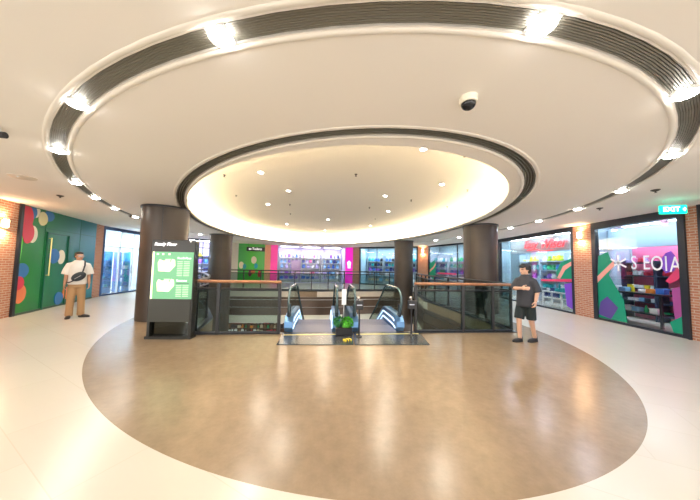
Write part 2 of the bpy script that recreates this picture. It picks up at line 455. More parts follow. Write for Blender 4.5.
for z in (1.02, 2.13): bm_tube(bm, [(1.06, -0.07, z), (1.06, 0.0, z)], 0.010, 6)
obj('door_handle', bm, mat('brass', (0.75, 0.62, 0.25), 0.3, 0.8), d1, 40)
# skirting on the mural
part_box('baseboard', wl, mat('skirting', (0.06, 0.10, 0.06), 0.5), 3.6, 0.02, 0.06, (1.85, -0.01, 0.03))
# white emblem on the magenta strip
P, L, a = seg(11)
bm = bmesh.new()
for q in range(5):
    t = q * 2 * PI / 5 + PI / 2; bm_sphere(bm, 0.085, (L / 2 + 0.10 * cos(t), -0.01, 1.62 + 0.13 * sin(t)), (1, 0.2, 1.2), 12, 8)
bm_box(bm, 0.10, 0.02, 0.30, (L / 2 - 0.06, -0.008, 1.38)); bm_box(bm, 0.10, 0.02, 0.30, (L / 2 + 0.08, -0.008, 1.38))
obj('emblem', bm, mat('emblem_white', (0.9, 0.9, 0.95), 0.4, emit=(1, 1, 1), es=0.6), w3, 40)

# ------------------------------------------------------------------ shopfronts
WIN = 0
def shopfront(i, mull=(), transom=None, top=0.10, frame=0.10, sill=0.06, m=M_DARK, z1=CZ, panes=True, mm=None):
    global WIN; WIN += 1
    P, L, a = seg(i)
    bm = bmesh.new()
    bm_box(bm, frame, 0.12, z1, (frame / 2, 0.06, z1 / 2)); bm_box(bm, frame, 0.12, z1, (L - frame / 2, 0.06, z1 / 2))
    bm_box(bm, L - 2 * frame, 0.12, top, (L / 2, 0.06, z1 - top / 2)); bm_box(bm, L - 2 * frame, 0.12, sill, (L / 2, 0.06, sill / 2))
    w = struct('window_%d' % WIN, bm, m, None, None, (P.x, P.y, 0), a)
    xs = [frame] + list(mull) + [L - frame]
    for x in mull: part_box('mullion', w, mm or m, 0.04, 0.07, z1 - top - sill, (x, 0.06, (z1 - top + sill) / 2))
    if transom:
        for z in transom: part_box('transom', w, mm or m, L - 2 * frame, 0.07, 0.04, (L / 2, 0.06, z))
    if panes:
        for x0, x1 in zip(xs, xs[1:]):
            part_box('pane', w, M_GLASS, x1 - x0 - 0.045 * bool(mull), 0.012, z1 - top - sill, ((x0 + x1) / 2, 0.06, (z1 - top + sill) / 2))
    return w, L
def to_world(i, x, y, z=0.0):
    P, L, a = seg(i); return (P.x + x * cos(a) - y * sin(a), P.y + x * sin(a) + y * cos(a), z)
def decal(win, name, poly, c, k=0):
    bm = bmesh.new(); bm_plate(bm, poly, 0.040 - 0.002 * k, 0.053)
    return obj(name, bm, c, win)
def back_room(i, depth, wallm, light_c, es, nlight, bulk=None, x0=0.0, x1=None, sides=(1, 1)):
    """interior walls and lit ceiling panels behind a shopfront"""
    P, L, a = seg(i); x1 = L if x1 is None else x1
    bm = bmesh.new(); bm_box(bm, x1 - x0 + 0.3, 0.1, CZ, ((x0 + x1) / 2, depth, CZ / 2))
    if sides[0]: bm_box(bm, 0.06, depth - 0.15, CZ, (x0 - 0.02, depth / 2 + 0.08, CZ / 2))
    if sides[1]: bm_box(bm, 0.06, depth - 0.15, CZ, (x1 + 0.02, depth / 2 + 0.08, CZ / 2))
    struct('wall_shop_%d' % i, bm, wallm, None, None, (P.x, P.y, 0), a)
    return P, L, a
SHOPNAME = {}
ORD = ['first', 'second', 'third', 'fourth', 'fifth', 'sixth', 'seventh', 'eighth', 'ninth', 'tenth', 'eleventh', 'twelfth']
def shop_light(i, x, y, sx, sy, c, es, label, z=CZ - 0.03):
    w = to_world(i, x, y, z); a = seg(i)[2]
    t = thing('shop_ceiling_light', label, 'ceiling light', w, a)
    part_box('frame', t, M_WHITE, sx + 0.05, sy + 0.05, 0.03, (0, 0, 0.013))
    part_box('diffuser', t, mat('shop_led_%.2f_%.2f_%.1f' % (c[0], c[2], es), (1, 1, 1), 0.5, emit=c, es=es), sx, sy, 0.02, (0, 0, -0.005))
# --- goods: prototypes built once, copied with their own colour
PAL = {'white': (0.85, 0.86, 0.9), 'yellow': (0.85, 0.75, 0.03), 'lime': (0.45, 0.75, 0.05), 'green': (0.03, 0.45, 0.18), 'teal': (0.02, 0.42, 0.45), 'blue': (0.04, 0.17, 0.60), 'navy': (0.03, 0.05, 0.22),
       'purple': (0.26, 0.10, 0.55), 'pink': (0.85, 0.18, 0.45), 'red': (0.72, 0.03, 0.07), 'orange': (0.85, 0.30, 0.05), 'black': (0.02, 0.02, 0.03), 'grey': (0.35, 0.37, 0.42), 'lavender': (0.55, 0.48, 0.85), 'sky': (0.25, 0.55, 0.85), 'beige': (0.70, 0.58, 0.42), 'brown': (0.25, 0.12, 0.06)}
GM = {}
def good_mesh(kind):
    if kind in GM: return GM[kind]
    bm = bmesh.new()
    if kind == 'storage_box':
        bm_box(bm, 0.26, 0.22, 0.17, (0, 0, 0.085), 0, 0.012); bm_box(bm, 0.28, 0.24, 0.04, (0, 0, 0.19), 0, 0.01)
    elif kind == 'folded_stack':
        for q in range(4): bm_box(bm, 0.27 - 0.01 * (q % 2), 0.24, 0.042, (0.006 * (q % 3), 0, 0.022 + 0.044 * q), 0, 0.016)
    elif kind == 'backpack':
        bm_box(bm, 0.26, 0.16, 0.30, (0, 0, 0.15), 0, 0.055); bm_box(bm, 0.19, 0.08, 0.14, (0, -0.09, 0.10), 0, 0.03)
        bm_tube(bm, [(-0.05, 0, 0.29), (-0.035, 0, 0.34), (0.035, 0, 0.34), (0.05, 0, 0.29)], 0.012, 6)
    elif kind == 'bottle':
        bm_lathe(bm, [(0.05, 0), (0.052, 0.02), (0.052, 0.17), (0.045, 0.20), (0.022, 0.225), (0.022, 0.24), (0.03, 0.24), (0.03, 0.28), (0.026, 0.285)], 14)
    elif kind == 'plush_toy':
        bm_sphere(bm, 0.10, (0, 0, 0.095), (1, 0.85, 0.95), 12, 8); bm_sphere(bm, 0.075, (0, -0.01, 0.22), (1, 0.9, 0.9), 12, 8)
        for s in (-1, 1):
            bm_sphere(bm, 0.03, (s * 0.055, 0, 0.285), (1, 0.6, 1), 8, 6); bm_sphere(bm, 0.04, (s * 0.09, -0.05, 0.12), (0.7, 1, 1.1), 8, 6); bm_sphere(bm, 0.045, (s * 0.06, -0.08, 0.045), (0.8, 1.1, 1), 8, 6)
    elif kind == 'hanging_shirt':
        poly = [(-0.14, 0), (0.14, 0), (0.14, 0.34), (0.23, 0.24), (0.29, 0.30), (0.19, 0.46), (0.06, 0.50), (0, 0.47), (-0.06, 0.50), (-0.19, 0.46), (-0.29, 0.30), (-0.23, 0.24), (-0.14, 0.34)]
        bm_plate(bm, poly, -0.035, 0.035); bm_tube(bm, [(0, 0, 0.46), (0, 0, 0.54), (0.02, 0, 0.57), (0, 0, 0.59)], 0.006, 6)
    elif kind == 'pencil_case':
        bm_box(bm, 0.26, 0.09, 0.13, (0, 0, 0.065), 0, 0.03); bm_box(bm, 0.2, 0.02, 0.03, (0, -0.045, 0.07), 0, 0.008)
    me = bpy.data.meshes.new(kind); bmesh.ops.recalc_face_normals(bm, faces=bm.faces[:]); bm.to_mesh(me); bm.free()
    me.materials.append(M_WHITE); me.polygons.foreach_set('use_smooth', [True] * len(me.polygons)); me.set_sharp_from_angle(angle=rad(40))
    GM[kind] = me
    return me
NOUN = {'storage_box': 'lidded box', 'folded_stack': 'folded stack', 'backpack': 'bag', 'bottle': 'bottle', 'plush_toy': 'soft toy', 'hanging_shirt': 'hanging shirt', 'pencil_case': 'pencil case'}
GH = {'storage_box': 0.21, 'folded_stack': 0.18, 'backpack': 0.355, 'bottle': 0.285, 'plush_toy': 0.315, 'pencil_case': 0.13, 'hanging_shirt': 0.59}
def good(kind, color, world, a, label, group, sc=1.0):
    o = bpy.data.objects.new(kind, good_mesh(kind)); COL.objects.link(o)
    o.location = world; o.rotation_euler.z = a; o.scale = (sc, sc, sc)
    o.material_slots[0].link = 'OBJECT'
    o.material_slots[0].material = mat('goods_' + color, PAL[color], 0.45)
    tag(o, label, NOUN[kind].split()[-1], group)
    return o
def shelf_unit(i, x, y, w, heights, label, group, m=M_RACK, h=None, depth=0.34, back=True, loc=None, a=None):
    if loc is None: loc = to_world(i, x, y, 0); a = seg(i)[2]
    h = h or heights[-1] + 0.45
    t = thing('display_shelf', label, 'shelf', loc, a, group)
    for s in (-1, 1): part_box('upright', t, m, 0.03, depth, h, (s * (w / 2 + 0.015), 0, h / 2))
    for z in heights: part_box('shelf', t, m, w, depth, 0.03, (0, 0, z - 0.016))
    if back: part_box('back_panel', t, m, w, 0.02, h, (0, depth / 2 + 0.012, h / 2))
    return t
ROWN = {2: ['lower', 'upper'], 3: ['bottom', 'middle', 'top'], 4: ['bottom', 'second', 'third', 'top'], 5: ['bottom', 'second', 'middle', 'fourth', 'top']}
def fill(i, x, y, w, heights, rows, shop, unit, group, loc=None, a=None, sc=1.0):
    """rows: for each shelf (kinds, colours, count)"""
    if loc is None: a = seg(i)[2]
    for ri, (z, row) in enumerate(zip(heights, rows)):
        if not row: continue
        kinds, cols, n = row
        for q in range(n):
            lx = -w / 2 + 0.03 + (w - 0.06) * (q + 0.5) / n
            kd = random.choice(kinds); c = random.choice(cols); gap = (heights[ri + 1] if ri + 1 < len(heights) else z + 0.5) - z - 0.04; s = min(sc, 0.90 * (w - 0.06) / n / 0.29, 0.95 * gap / GH[kd])
            fw = 0.02 + max(0.0, 0.14 * s - 0.15)
            if loc is None: wl_ = to_world(i, x + lx, y - fw, z)
            else: wl_ = (loc[0] + lx * cos(a) + fw * sin(a), loc[1] + lx * sin(a) - fw * cos(a), loc[2] + z)
            good(kd, c, wl_, a + random.uniform(-0.03, 0.03), '%s %s, %s along the %s row of %s, %s' % (c, NOUN[kd], ORD[q], ROWN[len(heights)][ri], unit, shop), group, s)

cool = (0.72, 0.88, 1.0); lav = (0.86, 0.82, 1.0); whit = (0.95, 0.96, 1.0)
M_COOLW = mat('shop_wall_cool', (0.36, 0.50, 0.60), 0.6)

# --- right shop with window graphics (segment 18)
w, L = shopfront(18, top=0.20, frame=0.12)
back_room(18, 1.95, mat('shop_wall_pink', (0.80, 0.16, 0.30), 0.6), cool, 9, 2, x0=-0.55, sides=(0, 1))
bm = bmesh.new(); bm_box(bm, 0.06, 1.75, CZ, (-0.59, 0.95, CZ / 2)); struct('wall_shop_partition', bm, M_COOLW, None, None, to_world(18, 0, 0), seg(18)[2])
p = decal(w, 'window_graphic', [(0.17, 1.92), (0.45, 2.03), (0.57, 1.67), (0.45, 1.35), (0.82, 0.68), (0.89, 0.07), (0.11, 0.07), (0.11, 1.1)], mat('decal_green', (0.0, 0.28, 0.16), 0.4))
decal(w, 'window_graphic', [(0.39, 0.73), (0.68, 0.44), (0.47, 0.08), (0.11, 0.16), (0.18, 0.53)], mat('decal_purple', (0.09, 0.05, 0.28), 0.4), 1)
decal(w, 'window_graphic', [(0.12, 1.30), (0.6, 1.76), (0.62, 1.62), (0.12, 1.11)], mat('decal_salmon', (0.80, 0.35, 0.30), 0.4), 2)
decal(w, 'window_graphic', [(1.72, 1.81), (1.8, 1.93), (1.9, 1.98), (1.97, 1.85), (2.0, 1.67), (1.92, 1.5), (1.78, 1.45), (1.71, 1.57)], mat('decal_violet', (0.20, 0.06, 0.58), 0.4))
decal(w, 'window_graphic', [(1.88, 1.08), (2.07, 1.17), (2.07, 0.08), (1.94, 0.08), (1.89, 0.59)], mat('decal_plum', (0.33, 0.06, 0.26), 0.4))
decal(w, 'window_graphic', [(1.81, 0.3), (2.07, 0.50), (2.07, 0.07), (1.87, 0.07)], mat('decal_green', None), 1)
decal(w, 'window_graphic', [(1.77, 1.26), (1.93, 1.48), (2.07, 1.62), (2.07, 1.42), (2.0, 1.3), (1.85, 1.2)], mat('decal_red', (0.75, 0.05, 0.16), 0.4), 1)
M_LET = mat('window_lettering', (0.92, 0.93, 0.95), 0.4)
bm = bmesh.new()
for q in range(3): 
    b2 = bmesh.new(); bm_box(b2, 0.045, 0.006, 0.46); b2.transform(Matrix.Translation((0.73, 0.042, 1.70)) @ Matrix.Rotation(q * PI / 3, 4, 'Y'))
    me = bpy.data.meshes.new('t'); b2.to_mesh(me); b2.free(); bm.from_mesh(me)
obj('window_lettering', bm, M_LET, w)
for s, x, z in (('S', 1.12, 1.69), ('E', 1.40, 1.69), ('O', 1.62, 1.67), ('I', 1.80, 1.66), ('A', 1.97, 1.64)):
    b = text_bm(s, 0.52, 0.003, 0, 0.0); b.transform(Matrix.Translation((x, 0.040, z)) @ Matrix.Diagonal((0.62, 1, 1, 1))); obj('window_lettering', b, M_LET, w)
bm = bmesh.new(); bm_box(bm, 2.66, 0.12, 0.62, (0.82, 1.1, 2.50)); struct('trim_16', bm, mat('bulkhead_blue', (0.36, 0.50, 0.62), 0.5), None, None, to_world(18, 0, 0), seg(18)[2])
for q, (x, y) in enumerate(((-0.05, 0.65), (0.85, 0.65), (1.7, 0.65))):
    shop_light(18, x, y, 0.75, 0.2, cool, SHOP_E * 0.6, 'cool ceiling light, %s from left inside the lettered window shop' % ORD[q])
for q, (x, y) in enumerate(((0.1, 1.45), (1.3, 1.45))):
    shop_light(18, x, y, 0.9, 0.14, cool, SHOP_E * 1.3, 'slim cool light, %s from left behind the bulkhead of the lettered shop' % ORD[q])
def table(i, x, y, w_, d_, h_, label, m):
    t = thing('display_table', label, 'table', to_world(i, x, y, 0), seg(i)[2])
    part_box('tabletop', t, m, w_, d_, 0.05, (0, 0, h_ - 0.025), 0.008)
    for sx in (-1, 1):
        for sy in (-1, 1): part_box('leg', t, m, 0.05, 0.05, h_ - 0.05, (sx * (w_ / 2 - 0.05), sy * (d_ / 2 - 0.05), (h_ - 0.05) / 2))
    part_box('lower_shelf', t, m, w_ - 0.14, d_ - 0.1, 0.03, (0, 0, 0.32))
    return t
table(18, 0.55, 0.75, 1.5, 0.5, 0.88, 'dark display table just behind the lettered shop window', M_DARK)
for q in range(6):
    kd = ('storage_box', 'folded_stack', 'bottle', 'pencil_case', 'folded_stack', 'storage_box')[q]; c = ('white', 'sky', 'yellow', 'white', 'orange', 'blue')[q]
    good(kd, c, to_world(18, -0.02 + q * 0.23, 0.75, 0.88), seg(18)[2], '%s %s, %s from left on the dark table behind lettered window' % (c, NOUN[kd], ORD[q]), 'goods on the dark display table', 0.7)
for q in range(5):
    kd = ('folded_stack', 'storage_box', 'folded_stack', 'bottle', 'storage_box')[q]; c = ('teal', 'white', 'sky', 'green', 'white')[q]
    good(kd, c, to_world(18, 0.08 + q * 0.22, 0.76, 0.336), seg(18)[2], '%s %s, %s from left under the dark table behind lettered window' % (c, NOUN[kd], ORD[q]), 'goods under the dark display table', 0.7)
hs = (0.2, 0.55, 0.95, 1.35, 1.75)
for x, nm in ((-0.08, 'left rack'), (0.85, 'right rack')):
    shelf_unit(18, x, 1.65, 0.85, hs, 'dark %s of shelves at the back of the lettered window shop' % nm, 'racks in the lettered window shop', mat('rack_navy', (0.03, 0.05, 0.10), 0.5), h=1.8, back=False)
    fill(18, x, 1.65, 0.85, hs, [(('storage_box', 'folded_stack'), ('navy', 'teal', 'green', 'black'), 4), (('storage_box', 'folded_stack'), ('white', 'sky', 'navy', 'black'), 5), (('storage_box', 'pencil_case'), ('white', 'teal', 'yellow', 'black', 'white'), 5), (('storage_box', 'backpack'), ('pink', 'red', 'white', 'red'), 5), (('backpack', 'plush_toy', 'folded_stack'), ('pink', 'white', 'red', 'lavender', 'orange'), 5)], 'lettered shop', nm, 'goods in the lettered window shop', sc=1.15)
# --- shop with red script sign (segment 16)
w, L = shopfront(16, mull=(), top=0.16)
back_room(16, 1.9, M_COOLW, cool, 9, 3, x0=-2.35, x1=4.2, sides=(0, 1))
decal(w, 'window_graphic', [(3.49, 1.39), (3.72, 1.75), (4.17, 1.88), (4.17, 1.14), (3.52, 1.13)], mat('decal_green', None))
decal(w, 'window_graphic', [(3.52, 1.17), (3.8, 1.61), (4.17, 1.78), (4.17, 1.65), (3.88, 1.47), (3.65, 1.14)], mat('decal_salmon', None), 1)
decal(w, 'window_graphic', [(2.75, 1.09), (4.17, 1.17), (4.17, 1.07), (2.75, 1.01)], mat('decal_red', None), 2)
decal(w, 'window_graphic', [(3.82, 0.97), (4.17, 1.05), (4.17, 0.13), (3.91, 0.22)], mat('decal_violet', None), 1)
bm = bmesh.new(); bm_box(bm, L - 0.3, 0.10, 0.62, (L / 2, 0.6, 2.52)); struct('trim_17', bm, mat('sign_board', (0.70, 0.74, 0.80), 0.5), None, None, to_world(16, 0, 0), seg(16)[2])
t = thing('neon_sign', 'red script sign on the pale fascia inside the right shop', 'sign', to_world(16, 2.1, 0.5, 2.5), seg(16)[2])
M_NEON = mat('neon_red', (0.9, 0.1, 0.1), 0.4, emit=(1.0, 0.07, 0.10), es=1.3)
b = text_bm('Easy', 0.46, 0.012, 0.35, 0.0, 'LEFT'); b.transform(Matrix.Translation((-0.95, 0, 0.05))); obj('lettering', b, M_NEON, t)
b = text_bm('Wiser', 0.52, 0.012, 0.35, 0.0, 'LEFT'); b.transform(Matrix.Translation((0.0, 0, 0.0))); obj('lettering', b, M_NEON, t)
bm = bmesh.new(); bm_tube(bm, [(-0.75, 0, -0.2), (-0.2, 0, -0.17), (0.15, 0, -0.27), (0.7, 0, -0.25)], 0.018, 8); obj('underline', bm, M_NEON, t)
bm = bmesh.new(); bm_box(bm, 2.5, 0.02, 0.03, (0, 0.03, 0.0)); obj('mounting_rail', bm, M_WHITE, t)
for q, x in enumerate((0.7, 2.1, 3.5)):
    shop_light(16, x - 0.5, 1.0, 1.0, 0.3, cool, SHOP_E * 1.0, 'cool ceiling light, %s from left inside the red sign shop' % ORD[q])
    shop_light(16, x, 0.30, 0.9, 0.10, cool, SHOP_E * 0.5, 'slim ceiling light, %s from left, above the red script sign' % ORD[q])
hs = (0.25, 0.65, 1.05, 1.45, 1.85)
for x, nm in ((0.15, 'left rack'), (1.53, 'centre rack'), (2.91, 'right rack')):
    shelf_unit(16, x, 1.6, 1.33, hs, 'pale %s of shelves at the back of the red sign shop' % nm, 'racks in the red sign shop', h=2.2)
    fill(16, x, 1.6, 1.33, hs, [(('storage_box', 'folded_stack'), ('teal', 'blue', 'white', 'navy'), 4), (('storage_box', 'bottle'), ('white', 'white', 'sky', 'teal'), 5), (('pencil_case', 'backpack'), ('navy', 'purple', 'white', 'sky'), 5), (('backpack', 'plush_toy'), ('blue', 'teal', 'green', 'white', 'purple'), 5), (('backpack', 'pencil_case', 'plush_toy'), ('yellow', 'lime', 'yellow', 'white'), 5)], 'red sign shop', nm, 'goods in the red sign shop', sc=1.15)
for x, nm in ((0.9, 'left low table'), (2.6, 'right low table')):
    table(16, x, 0.75, 1.0, 0.45, 0.6, 'white %s inside the red sign shop' % nm, M_WHITE)
    for q in range(4):
        kd = random.choice(('storage_box', 'pencil_case', 'folded_stack')); c = random.choice(('sky', 'white', 'teal', 'navy'))
        good(kd, c, to_world(16, x - 0.36 + q * 0.24, 0.75, 0.6), seg(16)[2], '%s %s, %s along the %s of the red sign shop' % (c, NOUN[kd], ORD[q], nm), 'goods on low tables of the red sign shop', 0.75)
# --- shop behind the right column (segment 15)
w, L = shopfront(15, mull=(2.6,), top=0.10)
back_room(15, 1.25, M_COOLW, cool, 9, 3, x0=-0.25, x1=4.9, sides=(1, 0))
decal(w, 'window_graphic', [(0.12, 0.9), (0.12, 1.7), (0.6, 1.95), (0.75, 1.5), (0.6, 0.5)], mat('decal_green', None))
decal(w, 'window_graphic', [(0.12, 1.25), (0.5, 1.5), (0.7, 1.75), (0.75, 1.62), (0.5, 1.35), (0.12, 1.1)], mat('decal_salmon', None), 1)
decal(w, 'window_graphic', [(0.9, 1.12), (2.5, 1.12), (2.5, 1.02), (0.9, 1.02)], mat('decal_red', None), 2)
for q, x in enumerate((0.9, 2.6, 4.3)): shop_light(15, x, 0.36, 1.2, 0.22, cool, SHOP_E * 0.9, 'cool ceiling light, %s from left in the shop beside the orange brick strip' % ORD[q])
hs = (0.25, 0.65, 1.05, 1.45, 1.85)
for x, nm in ((0.45, 'left rack'), (1.96, 'centre rack'), (3.47, 'right rack')):
    shelf_unit(15, x, 0.80, 1.4, hs, 'pale %s of shelves in the shop behind the right column' % nm, 'racks behind the right column', h=2.3)
    fill(15, x, 0.80, 1.4, hs, [(('storage_box',), ('white', 'teal', 'sky'), 4), (('storage_box', 'pencil_case'), ('white', 'navy', 'teal'), 4), (('backpack',), ('teal', 'blue', 'green', 'purple'), 5), (('backpack', 'plush_toy'), ('teal', 'green', 'navy', 'teal'), 5), (('backpack', 'plush_toy'), ('green', 'teal', 'blue', 'white'), 5)], 'shop behind right column', nm, 'goods in the shop behind the right column', sc=1.3)
# --- far right shop (segment 13)
w, L = shopfront(13, mull=(1.5, 3.1), top=0.12)
back_room(13, 1.9, M_COOLW, cool, 9, 3)
for q, x in enumerate((0.8, 2.3, 3.8)): shop_light(13, x, 0.9, 1.0, 0.4, cool, SHOP_E * 0.75, 'cool ceiling light, %s from left in the far shop beside the column' % ORD[q])
hs = (0.25, 0.65, 1.05, 1.45, 1.85)
for x, nm in ((0.85, 'left rack'), (2.35, 'centre rack'), (3.8, 'right rack')):
    shelf_unit(13, x, 1.5, 1.35, hs, 'pale %s of shelves in the far shop beside the brick strip' % nm, 'racks in the far right shop', h=2.3)
    fill(13, x, 1.5, 1.35, hs, [(('storage_box', 'folded_stack'), ('white', 'beige', 'sky'), 4), (('storage_box', 'bottle'), ('white', 'sky', 'grey'), 4), (('backpack', 'folded_stack'), ('navy', 'blue', 'purple', 'navy'), 4), (('backpack', 'plush_toy'), ('blue', 'navy', 'black', 'teal'), 5), (('backpack',), ('blue', 'navy', 'orange', 'teal', 'black'), 5)], 'far right shop', nm, 'goods in the far right shop', sc=1.4)
# --- central far shop, very bright (segment 10)
w, L = shopfront(10, mull=(1.8, 3.65), top=0.05, frame=0.05, m=mat('pale_frame', (0.6, 0.58, 0.8), 0.4))
back_room(10, 1.9, mat('shop_wall_lavender', (0.66, 0.60, 0.80), 0.6), lav, 14, 3)
for q, x in enumerate((0.9, 2.7, 4.5)): shop_light(10, x, 0.9, 1.4, 0.5, lav, SHOP_E * 0.42, 'lavender white ceiling light, %s from left in the bright central shop' % ORD[q])
hs = (0.25, 0.70, 1.15, 1.60, 2.05)
for x, nm in ((0.9, 'left rack'), (2.7, 'centre rack'), (4.5, 'right rack')):
    shelf_unit(10, x, 1.5, 1.6, hs, 'pale %s of shelves in the bright central far shop' % nm, 'racks in the bright central shop', M_WHITE, h=2.45)
    pal = {'left rack': ('blue', 'lavender', 'purple', 'sky'), 'centre rack': ('white', 'lavender', 'white', 'blue', 'pink'), 'right rack': ('sky', 'blue', 'lavender', 'white', 'navy')}[nm]
    fill(10, x, 1.5, 1.6, hs, [(('storage_box', 'folded_stack'), pal, 4), (('storage_box', 'bottle'), pal, 4), (('backpack', 'plush_toy'), pal, 4), (('plush_toy', 'backpack'), pal + ('navy',), 5), (('plush_toy', 'backpack', 'bottle'), pal + ('white', 'purple', 'navy'), 5)], 'bright central shop', nm, 'goods in the bright central shop', sc=1.45)
bm = bmesh.new(); bm_box(bm, 0.75, 0.02, 1.2, (0, 0, 0)); o = obj('poster', bm, mat('poster_pink', (0.85, 0.55, 0.85), 0.5), None, None, to_world(10, 1.45, 0.5, 1.2), seg(10)[2]); tag(o, 'pale pink hanging poster inside the bright central far shop', 'poster')
bm = bmesh.new(); bm_tube(bm, [(-0.3, 0, 0.6), (-0.3, 0, CZ - 1.2)], 0.006, 6); bm_tube(bm, [(0.3, 0, 0.6), (0.3, 0, CZ - 1.2)], 0.006, 6); obj('hanging_wire', bm, M_STEEL, o)
# --- left glazed entrance (segment 3)
w, L = shopfront(3, mull=(0.95, 1.75, 2.3), transom=(2.1,), top=0.14, m=mat('blue_frame', (0.02, 0.06, 0.16), 0.3), mm=mat('pale_mullion', (0.7, 0.75, 0.8), 0.4))
back_room(3, 2.6, mat('shop_wall_white', (0.80, 0.84, 0.90), 0.6), whit, 9, 2)
for q, (x, y) in enumerate(((0.6, 0.28), (1.9, 0.28), (1.4, 1.7))): shop_light(3, x, y, 0.9, 0.30, cool, SHOP_E * 2.6, ('cool ceiling light inside left part of the glazed entrance', 'cool ceiling light inside right part of the glazed entrance', 'cool ceiling light deep inside the glazed entrance')[q])
M_BLUEM = mat('blue_shelf_metal', (0.03, 0.20, 0.42), 0.4)
hs = (0.3, 0.7, 1.1, 1.5)
for x, nm, wd in ((0.93, 'left blue rack', 0.40), (1.98, 'right blue rack', 0.55)):
    shelf_unit(3, x, 0.62, wd, hs, 'tall %s behind the glazed entrance at left' % nm, 'blue racks in the glazed entrance', M_BLUEM, h=1.95, back=False)
    fill(3, x, 0.62, wd, hs, [(('storage_box',), ('blue', 'sky', 'teal'), 2), (('bottle', 'storage_box'), ('teal', 'blue', 'green'), 3), (('storage_box',), ('sky', 'blue', 'white'), 2), (('bottle',), ('sky', 'blue', 'teal'), 3)], 'glazed entrance', nm, 'goods on the blue racks')
bm = bmesh.new(); bm_box(bm, 1.5, 0.04, 0.22)
t = thing('shop_sign', 'white lettered sign board above the glazed left entrance', 'sign', to_world(3, 0.95, 0.22, 2.0), seg(3)[2])
part_box('board', t, mat('sign_glow', (0.9, 0.92, 0.95), 0.4, emit=(0.9, 0.95, 1), es=0.7), 1.5, 0.04, 0.22, (0, 0, 0))
b = text_bm('STORE', 0.16, 0.003); b.transform(Matrix.Translation((0.1, -0.024, 0))); obj('lettering', b, mat('sign_letter', (0.6, 0.75, 0.9), 0.4), t)
bm = bmesh.new(); [bm_tube(bm, [(s * 0.6, 0, 0.1), (s * 0.6, 0, CZ - 2.0)], 0.008, 6) for s in (-1, 1)]; obj('hanging_rod', bm, M_STEEL, t)
bm = bmesh.new(); [bm_tube(bm, [(x, 0.0, 0.9), (x, 0.0, 1.3)], 0.012, 6) for x in (1.68, 1.82)]; obj('door_handle', bm, M_CHROME, w)
# --- grid window shop left of the far column (segments 4, 5)
for s_ in (4, 5):
    L5 = seg(s_)[1]
    w, L = shopfront(s_, mull=[L5 * q / 4 for q in (1, 2, 3)], transom=(0.8, 1.35, 1.85, 2.4), top=0.1)
back_room(5, 2.6, mat('shop_wall_violet', (0.75, 0.72, 0.92), 0.6), lav, 9, 1, x0=-1.7)
shop_light(5, 0.7, 1.0, 1.2, 0.5, lav, SHOP_E * 2, 'lavender white ceiling light behind the black grid window')
hs = (0.4, 0.9, 1.4, 1.9)
shelf_unit(5, 0.75, 2.0, 1.5, hs, 'pale shelf rack behind the black grid window', 'rack behind grid window', h=2.4)
fill(5, 0.75, 2.0, 1.5, hs, [(('storage_box',), ('blue', 'white', 'lavender'), 4), (('storage_box', 'bottle'), ('navy', 'white', 'sky'), 4), (('backpack',), ('purple', 'orange', 'white', 'blue'), 4), (('plush_toy',), ('yellow', 'lavender', 'white', 'orange'), 4)], 'grid window shop', 'the rack', 'goods behind the grid window')
# --- lower level shop seen through the void
P0 = (-3.5, 18.2, -5.0)
bm = bmesh.new(); bm_box(bm, 16, 0.1, 3.3, (-2, 19.0, -3.35)); struct('wall_lower', bm, mat('lower_wall', (0.30, 0.20, 0.13), 0.6))
hs = (1.15, 1.48, 1.81, 2.14, 2.47)
for u in range(4):
    loc = (-8.3 + u * 2.1, 18.5, -5.0); nm = ('first', 'second', 'third', 'fourth')[u] + ' lower rack'
    shelf_unit(0, 0, 0, 2.0, hs, 'brown wall rack of goods on the lower floor, %s from left' % ORD[u], 'racks on the lower floor', mat('rack_brown', (0.10, 0.055, 0.03), 0.5), h=2.9, loc=loc, a=0.0)
    n = 8 if u < 2 else 5
    row = lambda *c: (('backpack', 'plush_toy', 'storage_box', 'bottle'), c, n)
    fill(0, 0, 0, 2.0, hs, [row('beige', 'red', 'black') if u < 2 else None, row('beige', 'red', 'white', 'black', 'brown') if u < 2 else None, row('beige', 'orange', 'black', 'green', 'brown'), row('white', 'beige', 'brown', 'black', 'red'), row('red', 'beige', 'white', 'brown', 'pink')], 'lower floor', 'the ' + nm, 'goods on the lower floor racks', loc=loc, a=0.0, sc=1.0)
for u in range(3):
    t = thing('lower_floor_light', 'warm ceiling light on the lower floor, %s from left' % ORD[u], 'ceiling light', (-7.0 + u * 3.0, 16.6, -1.83))
    part_box('frame', t, M_WHITE, 1.25, 0.35, 0.03, (0, 0, 0.012)); part_box('diffuser', t, mat('lower_led', (1, 1, 1), 0.5, emit=(1.0, 0.85, 0.62), es=16), 1.2, 0.3, 0.02, (0, 0, -0.006))

